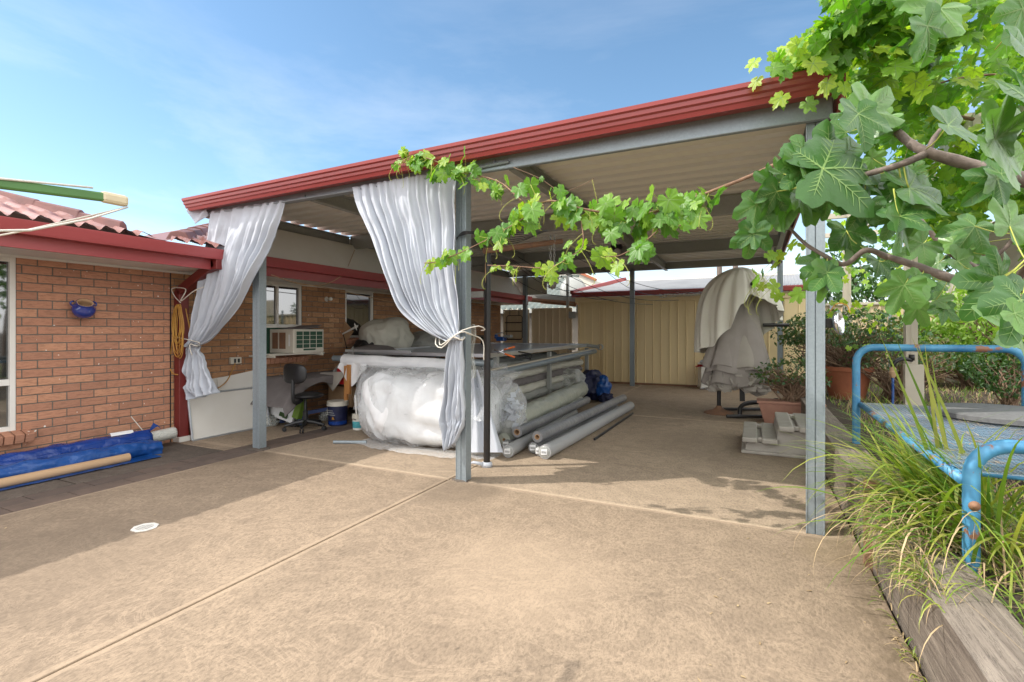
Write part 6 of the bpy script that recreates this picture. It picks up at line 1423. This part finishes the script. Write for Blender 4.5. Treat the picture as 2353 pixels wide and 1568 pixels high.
main = curve(cane_pts([(1925,290,3.5),(1830,352,3.4),(1730,402,3.35),(1640,438,3.3),(1560,468,3.3),(1480,492,3.3),(1400,490,3.3),(1330,478,3.3),(1270,462,3.35),(1210,468,3.4),(1150,420,3.5),(1085,400,3.6)]), 60)
canes.tube(main, [lerp(.012,.005,i/60)*(1+.2*N3((i,0,0),.6)) for i in range(61)], 7)
side = curve(cane_pts([(1560,470,3.3),(1500,540,3.2),(1430,585,3.15),(1390,590,3.1)]), 20); canes.tube(side, .004, 6)
low = curve(cane_pts([(1330,480,3.3),(1340,560,3.2),(1310,590,3.15),(1260,615,3.1),(1180,612,3.1),(1120,610,3.1)]), 30); canes.tube(low, .0035, 6)
low2 = curve(cane_pts([(1250,470,3.3),(1190,510,3.2),(1130,545,3.2),(1070,575,3.15),(1010,600,3.1),(975,605,3.1)]), 30); canes.tube(low2, .004, 6)
up = curve(cane_pts([(1085,400,3.6),(1050,395,3.6),(1010,375,3.58),(960,358,3.58),(935,362,3.58),(912,368,3.6)]), 30); canes.tube(up, .006, 6)
thin = curve(cane_pts([(1180,385,3.4),(1240,410,3.4),(1290,440,3.4),(1340,425,3.4),(1365,410,3.4)]), 20); canes.tube(thin, .002, 5)
mid = curve(cane_pts([(1600,445,3.3),(1590,500,3.25),(1560,520,3.2)]), 10); canes.tube(mid, .004, 5)
vine_leaves(lv, main[17:40], 42, .18, .055, young=.15)
vine_leaves(lv, main[38:60], 32, .165, .06, young=.25)
vine_leaves(lv, side, 13, .17, .05, young=.3); vine_leaves(lv, mid, 7, .14, .05)
vine_leaves(lv, low[2:24], 12, .12, .04, young=.7); vine_leaves(lv, low[22:], 8, .05, .02, young=1)
vine_leaves(lv, low2[2:22], 20, .17, .045, young=.35); vine_leaves(lv, low2[20:], 8, .10, .03, young=.8)
vine_leaves(lv, up[:22], 36, .15, .07, young=.3, down=.3); vine_leaves(lv, up[16:], 18, .11, .05, young=.6, down=.1)
vine_leaves(lv, thin, 6, .05, .02, young=.6)
canes.build('cane', M['cane'], vn, smooth=True); lv.build('foliage', VMATS, vn, smooth=True)
# canopy over the pergola
def inside(x, y, poly):
    r_ = False; j = len(poly)-1
    for i in range(len(poly)):
        if (poly[i][1] > y) != (poly[j][1] > y) and x < (poly[j][0]-poly[i][0])*(y-poly[i][1])/(poly[j][1]-poly[i][1])+poly[i][0]: r_ = not r_
        j = i
    return r_
SIL = [(1775,130),(1840,95),(1880,60),(1905,0),(1930,-200),(3200,-200),(3200,620),(2353,600),(2290,430),(2230,560),(2130,590),(2085,470),(2040,400),(1985,330),(1940,260),(1895,200),(1850,215),(1830,190),(1860,150),(1800,165)]
cl_ = MB(); cc = MB(); cnt = 0; tries = 0
clumps = [Vector((random.uniform(.5,4.5), random.uniform(3.6,7.6), random.uniform(2.7,4.3))) for k in range(100)] + [Vector((random.uniform(.0,.75), random.uniform(3.35,4.0), random.uniform(3.08,3.6))) for k in range(16)] + [Vector((random.uniform(1.5,4.2), random.uniform(4.8,7.8), random.uniform(2.0,2.9))) for k in range(34)]
while cnt < 3700 and tries < 120000:
    tries += 1
    c = random.choice(clumps); p = c + Vector((random.gauss(0,.26), random.gauss(0,.26), random.gauss(0,.18)))
    x, y, d_ = proj(p)
    if d_ < 1.5 or x > 2520 or y < -110 or not inside(x, y, SIL): continue
    if p.x < .62 and (p.z < 3.05 or p.y > 4.6): continue
    if p.x < 1.0 and p.z < 2.6: continue
    cnt += 1; az = random.uniform(0, 6.28); near = d_ < 4.2
    leaf(cl_, p, (math.cos(az)*.8, math.sin(az)*.8, -random.uniform(.1,1.0)), (random.gauss(-.3,.6), random.gauss(-.5,.6), random.uniform(.4,1.4)), random.uniform(.11,.19), 'grape', 3 if random.random() < .2 else 0, 1 if near else None, curl=random.uniform(.1,.5), fold=random.uniform(-.2,.4), seedv=random.random()*9, wav=.09, thin=1 if near else 2)
for k in range(70):
    c = random.choice(clumps); e = c + Vector((random.gauss(0,.7), random.gauss(0,.7), random.gauss(.1,.35))); x, y, d_ = proj(e); x2, y2, d2 = proj(c)
    if inside(x, y, SIL) and inside(x2, y2, SIL) and min(c.x, e.x) > .7: cc.tube(curve([c, c.lerp(e,.5)+Vector((0,0,.08)), e], 7), .007, 5)
for (a, m_, e) in (((2.2,5.2,.3),(2.3,5.3,1.9),(1.9,5.6,3.2)),): cc.tube(curve([a, m_, e], 12), [.04-.001*i for i in range(13)], 9)
cc.tube(curve([main[0], Vector((.7,4.2,2.95)), Vector((1.4,5.0,3.05)), Vector((1.9,5.6,3.1))], 16), .014, 7)
cl_.build('canopy', VMATS, vn, smooth=True); cc.build('cane', M['cane'], vn, smooth=True)
# leafy growth low behind the post (vine side shoots)
lf2 = MB()
for k in range(240):
    p = D(random.uniform(1690,1850), random.uniform(520,720), random.uniform(3.6,4.6)) if k < 34 else D(random.uniform(1895,2080), random.uniform(470,800), random.uniform(7.0,9.5))
    az = random.uniform(0,6.28); x, y, _ = proj(p)
    if k < 34 and not (abs(x-1790) < 60 and 560 < y < 690): continue
    leaf(lf2, p, (math.cos(az)*.7, math.sin(az)*.7, -.7), (random.gauss(-.2,.5), -.7, random.uniform(.3,1)), random.uniform(.10,.15), 'grape', 3 if random.random() < .5 else 0, None, curl=.3, seedv=az, thin=1 if k < 34 else 2)
for k in range(20):
    p = Vector((random.uniform(.0,.5), random.uniform(3.42,3.64), random.uniform(2.80,3.12))); az = random.uniform(0,6.28)
    leaf(lf2, p, (math.cos(az)*.7, -.2, -.8), (random.gauss(-.2,.5), -.9, random.uniform(.2,.9)), random.uniform(.11,.16), 'grape', 3 if k % 2 else 0, 1, curl=.3, seedv=az)
for k in range(8): tendril(lf2, D(random.uniform(1740,1800), random.uniform(590,660), 3.9), (-1, random.gauss(0,.6), -.5), .25, 2)
o = lf2.build('foliage', VMATS, vn, smooth=True)
# ================================================================ fig tree reaching in from the right
fg = thing('fig_tree', (2.9, 1.9, .3), 'fig tree with large lobed dark green leaves and grey-brown branches reaching in from the right', 'fig tree')
br = MB()
def branch(pts, r0, r1, n=26):
    C = curve([D(*p) for p in pts], n); br.tube(C, [lerp(r0, r1, i/n)*(1+.12*max(0, math.sin(i*1.7))) for i in range(n+1)], 9); return C
TR = [(2900,700,2.2),(2600,520,1.9)]
B1 = branch([(2800,620,2.1),(2520,470,1.85),(2353,415,1.8),(2240,382,1.85),(2130,350,1.9),(2085,325,1.95),(2050,290,2.0),(2025,268,2.0)], .030, .010, 40)
B2 = branch([(2132,352,1.9),(2070,378,1.9),(2000,398,1.95),(1940,412,1.95),(1885,408,2.0)], .014, .007)
B3 = branch([(2900,820,2.2),(2560,745,1.9),(2400,706,1.85),(2270,668,1.9),(2170,635,1.95),(2095,608,2.0),(2035,588,2.05)], .028, .011, 34)
B4 = branch([(2040,592,2.05),(1990,575,2.05),(1940,608,2.1),(1890,585,2.1),(1850,560,2.15),(1815,525,2.2),(1795,505,2.2)], .012, .005)
B5 = branch([(2900,760,2.4),(2500,690,2.3),(2300,652,2.3),(2230,610,2.3),(2170,570,2.3),(2090,480,2.35),(2010,420,2.4)], .022, .007, 34)
B6 = branch([(2700,430,2.0),(2420,480,2.0),(2353,512,2.0),(2310,570,2.05),(2240,622,2.1)], .014, .006)
B7 = branch([(2132,350,1.9),(2145,320,1.9),(2160,298,1.9)], .012, .006, 8)
B8 = branch([(2300,680,1.85),(2340,640,1.7),(2380,560,1.55),(2420,480,1.5)], .014, .008, 12)
tr = [Vector((2.9,1.9,.25)), Vector((2.85,1.95,1.0)), D(2850,760,2.25), D(2800,620,2.1), D(2850,300,2.3)]
br.tube(curve(tr, 20), [.07-.0015*i for i in range(21)], 12)
br.build('branch', M['bark'], fg, smooth=True)
lf = MB(); FM = [M['fig'], M['fig_v'], M['tendril']]
# (joint x, y), (tip x, y), depth, tilt of the blade
FL = [((1848,385),(1845,300),1.95,(.1,-1,.5)),((1850,388),(1790,440),1.95,(-.2,-1,.35)),((1850,390),(1872,438),1.93,(.3,-1,.35)),
((1972,262),(2002,350),1.9,(.15,-1,-.1)),((1960,262),(1905,272),1.95,(0,-1,.3)),((1992,256),(2070,195),1.95,(.1,-1,.4)),((1890,388),(2060,372),1.9,(0,-1,.35)),
((1900,384),(2010,300),2.0,(.2,-1,.1)),((2178,288),(2265,322),1.75,(.1,-1,.5)),((2285,318),(2385,395),1.25,(0,-1,.2)),((2286,322),(2330,180),1.25,(.1,-1,.2)),
((2068,498),(2105,590),1.85,(.1,-1,.6)),((2066,498),(2165,475),1.85,(.1,-1,.6)),((2062,496),(2025,560),1.9,(-.2,-1,.4)),((1990,470),(1945,540),1.95,(-.1,-1,.5)),((1985,465),(1932,480),2.0,(.1,-1,.2)),
((2088,432),(2192,450),1.9,(0,-1,.5)),((2080,465),(2190,485),1.95,(0,-1,-.1)),((2291,411),(2225,465),1.75,(.1,-1,.5)),((2290,412),(2300,480),1.75,(.2,-1,.4)),((2300,400),(2250,365),1.7,(0,-1,.5)),
((1730,535),(1718,605),2.1,(-.2,-1,.3)),((1732,538),(1690,570),2.1,(-.1,-1,.4)),((1738,470),(1725,540),2.1,(.1,-1,.3)),((1785,440),(1752,500),2.05,(0,-1,.2)),((1772,418),(1735,470),2.1,(.2,-1,.3)),
((1800,440),(1815,540),2.1,(.2,-1,.1)),((1838,450),(1868,525),2.1,(.3,-1,.2)),((1830,445),(1790,520),2.15,(-.2,-1,.4)),((1760,480),(1778,545),2.15,(.2,-1,.4)),
((1900,625),(1897,708),2.0,(.05,-1,.5)),((1898,627),(1862,672),2.0,(-.2,-1,.4)),((1902,627),(1938,662),2.0,(.2,-1,.4)),((1880,600),(1842,640),2.1,(-.1,-1,.3)),
((2078,655),(2040,728),1.85,(0,-1,.3)),((2115,650),(2140,700),1.9,(.1,-1,.5)),((2108,648),(2060,690),1.9,(-.1,-1,.2)),((2170,705),(2165,752),1.95,(.1,-1,.5)),((2150,690),(2200,680),1.95,(0,-1,.4)),
((2293,646),(2230,740),1.6,(-.1,-1,.5)),((2290,645),(2215,680),1.62,(.0,-1,.3)),((2295,640),(2300,560),1.6,(.1,-1,.3)),((2345,690),(2330,790),1.25,(0,-1,.3)),((2330,720),(2400,760),1.2,(.1,-1,.4)),
((2320,520),(2330,440),1.7,(.3,-1,.2)),((2385,150),(2300,60),1.3,(0,-1,.3)),((2390,260),(2330,120),1.2,(.1,-1,.1)),((2130,60),(2160,150),1.7,(0,-1,.1)),((2160,20),(2110,90),1.75,(.1,-1,.2)),((2350,20),(2300,120),1.5,(0,-1,.1)),
((2060,430),(2000,500),2.1,(0,-1,.4)),((2010,430),(1960,400),2.1,(0,-1,.4)),((2240,520),(2200,580),2.1,(.1,-1,.4)),((2200,600),(2260,640),2.1,(0,-1,.5)),((1945,530),(1975,600),2.2,(0,-1,.3)),((1970,560),(1900,560),2.2,(.1,-1,.2)),
((2020,600),(2060,650),2.15,(.1,-1,.2)),((2120,560),(2060,600),2.2,(.1,-1,.2)),((2330,760),(2260,700),1.5,(.2,-1,.2)),((1845,420),(1900,440),2.15,(.1,-1,.2)),((1800,400),(1775,360),2.1,(.1,-1,.4))]
ends = B1+B2+B3+B4+B5+B6+B8
for k, ((jx, jy), (tx, ty), d_, nn) in enumerate(FL):
    j = D(jx, jy, d_); t = D(tx, ty, d_-random.uniform(-.05,.06)); v = t-j; size = v.length/.64*random.uniform(.86,1.0)
    nr = RV*nn[0]+FV*nn[1]+UV*nn[2]+Vector((random.gauss(0,.15),random.gauss(0,.15),random.gauss(0,.1)))
    pe = min(ends, key=lambda q: (q-j).length)
    if (pe-j).length > .16: pe = j + (pe-j).normalized()*.12
    leaf(lf, j, v, nr, size, 'fig', 0, 1, curl=random.uniform(-.1,.6), rings=3, fold=random.uniform(-.25,.6), wav=random.uniform(.03,.11), seedv=k*1.7, petiole=pe, pmi=2)
random.seed(77)
sec = B1[14:]+B2+B3[12:]+B4+B5[12:]+B6[10:]
for k in range(26):
    pe = random.choice(sec); j = pe + RV*random.gauss(0,.05)+UV*random.gauss(-.02,.05)+FV*random.uniform(.03,.22)
    v = RV*random.gauss(0,1)+UV*random.gauss(-.5,.6)+FV*random.gauss(0,.3)
    leaf(lf, j, v, (random.gauss(-.2,.4), -.8, random.uniform(.1,.9)), random.uniform(.09,.15), 'fig', 0, 1, curl=random.uniform(0,.6), rings=3, fold=random.uniform(-.2,.6), wav=.07, seedv=k, petiole=pe, pmi=2)
for k in range(26):         # unseen side of the tree, outside the photograph
    j = Vector((random.uniform(2.3,3.4), random.uniform(1.2,2.8), random.uniform(1.5,2.9)))
    if proj(j)[0] < 2500 and proj(j)[2] > .2: continue
    leaf(lf, j, (random.gauss(0,1),random.gauss(0,1),-.6), (0,-.5,1), .22, 'fig', 0, 1, rings=3)
lf.build('foliage', FM, fg, smooth=True)
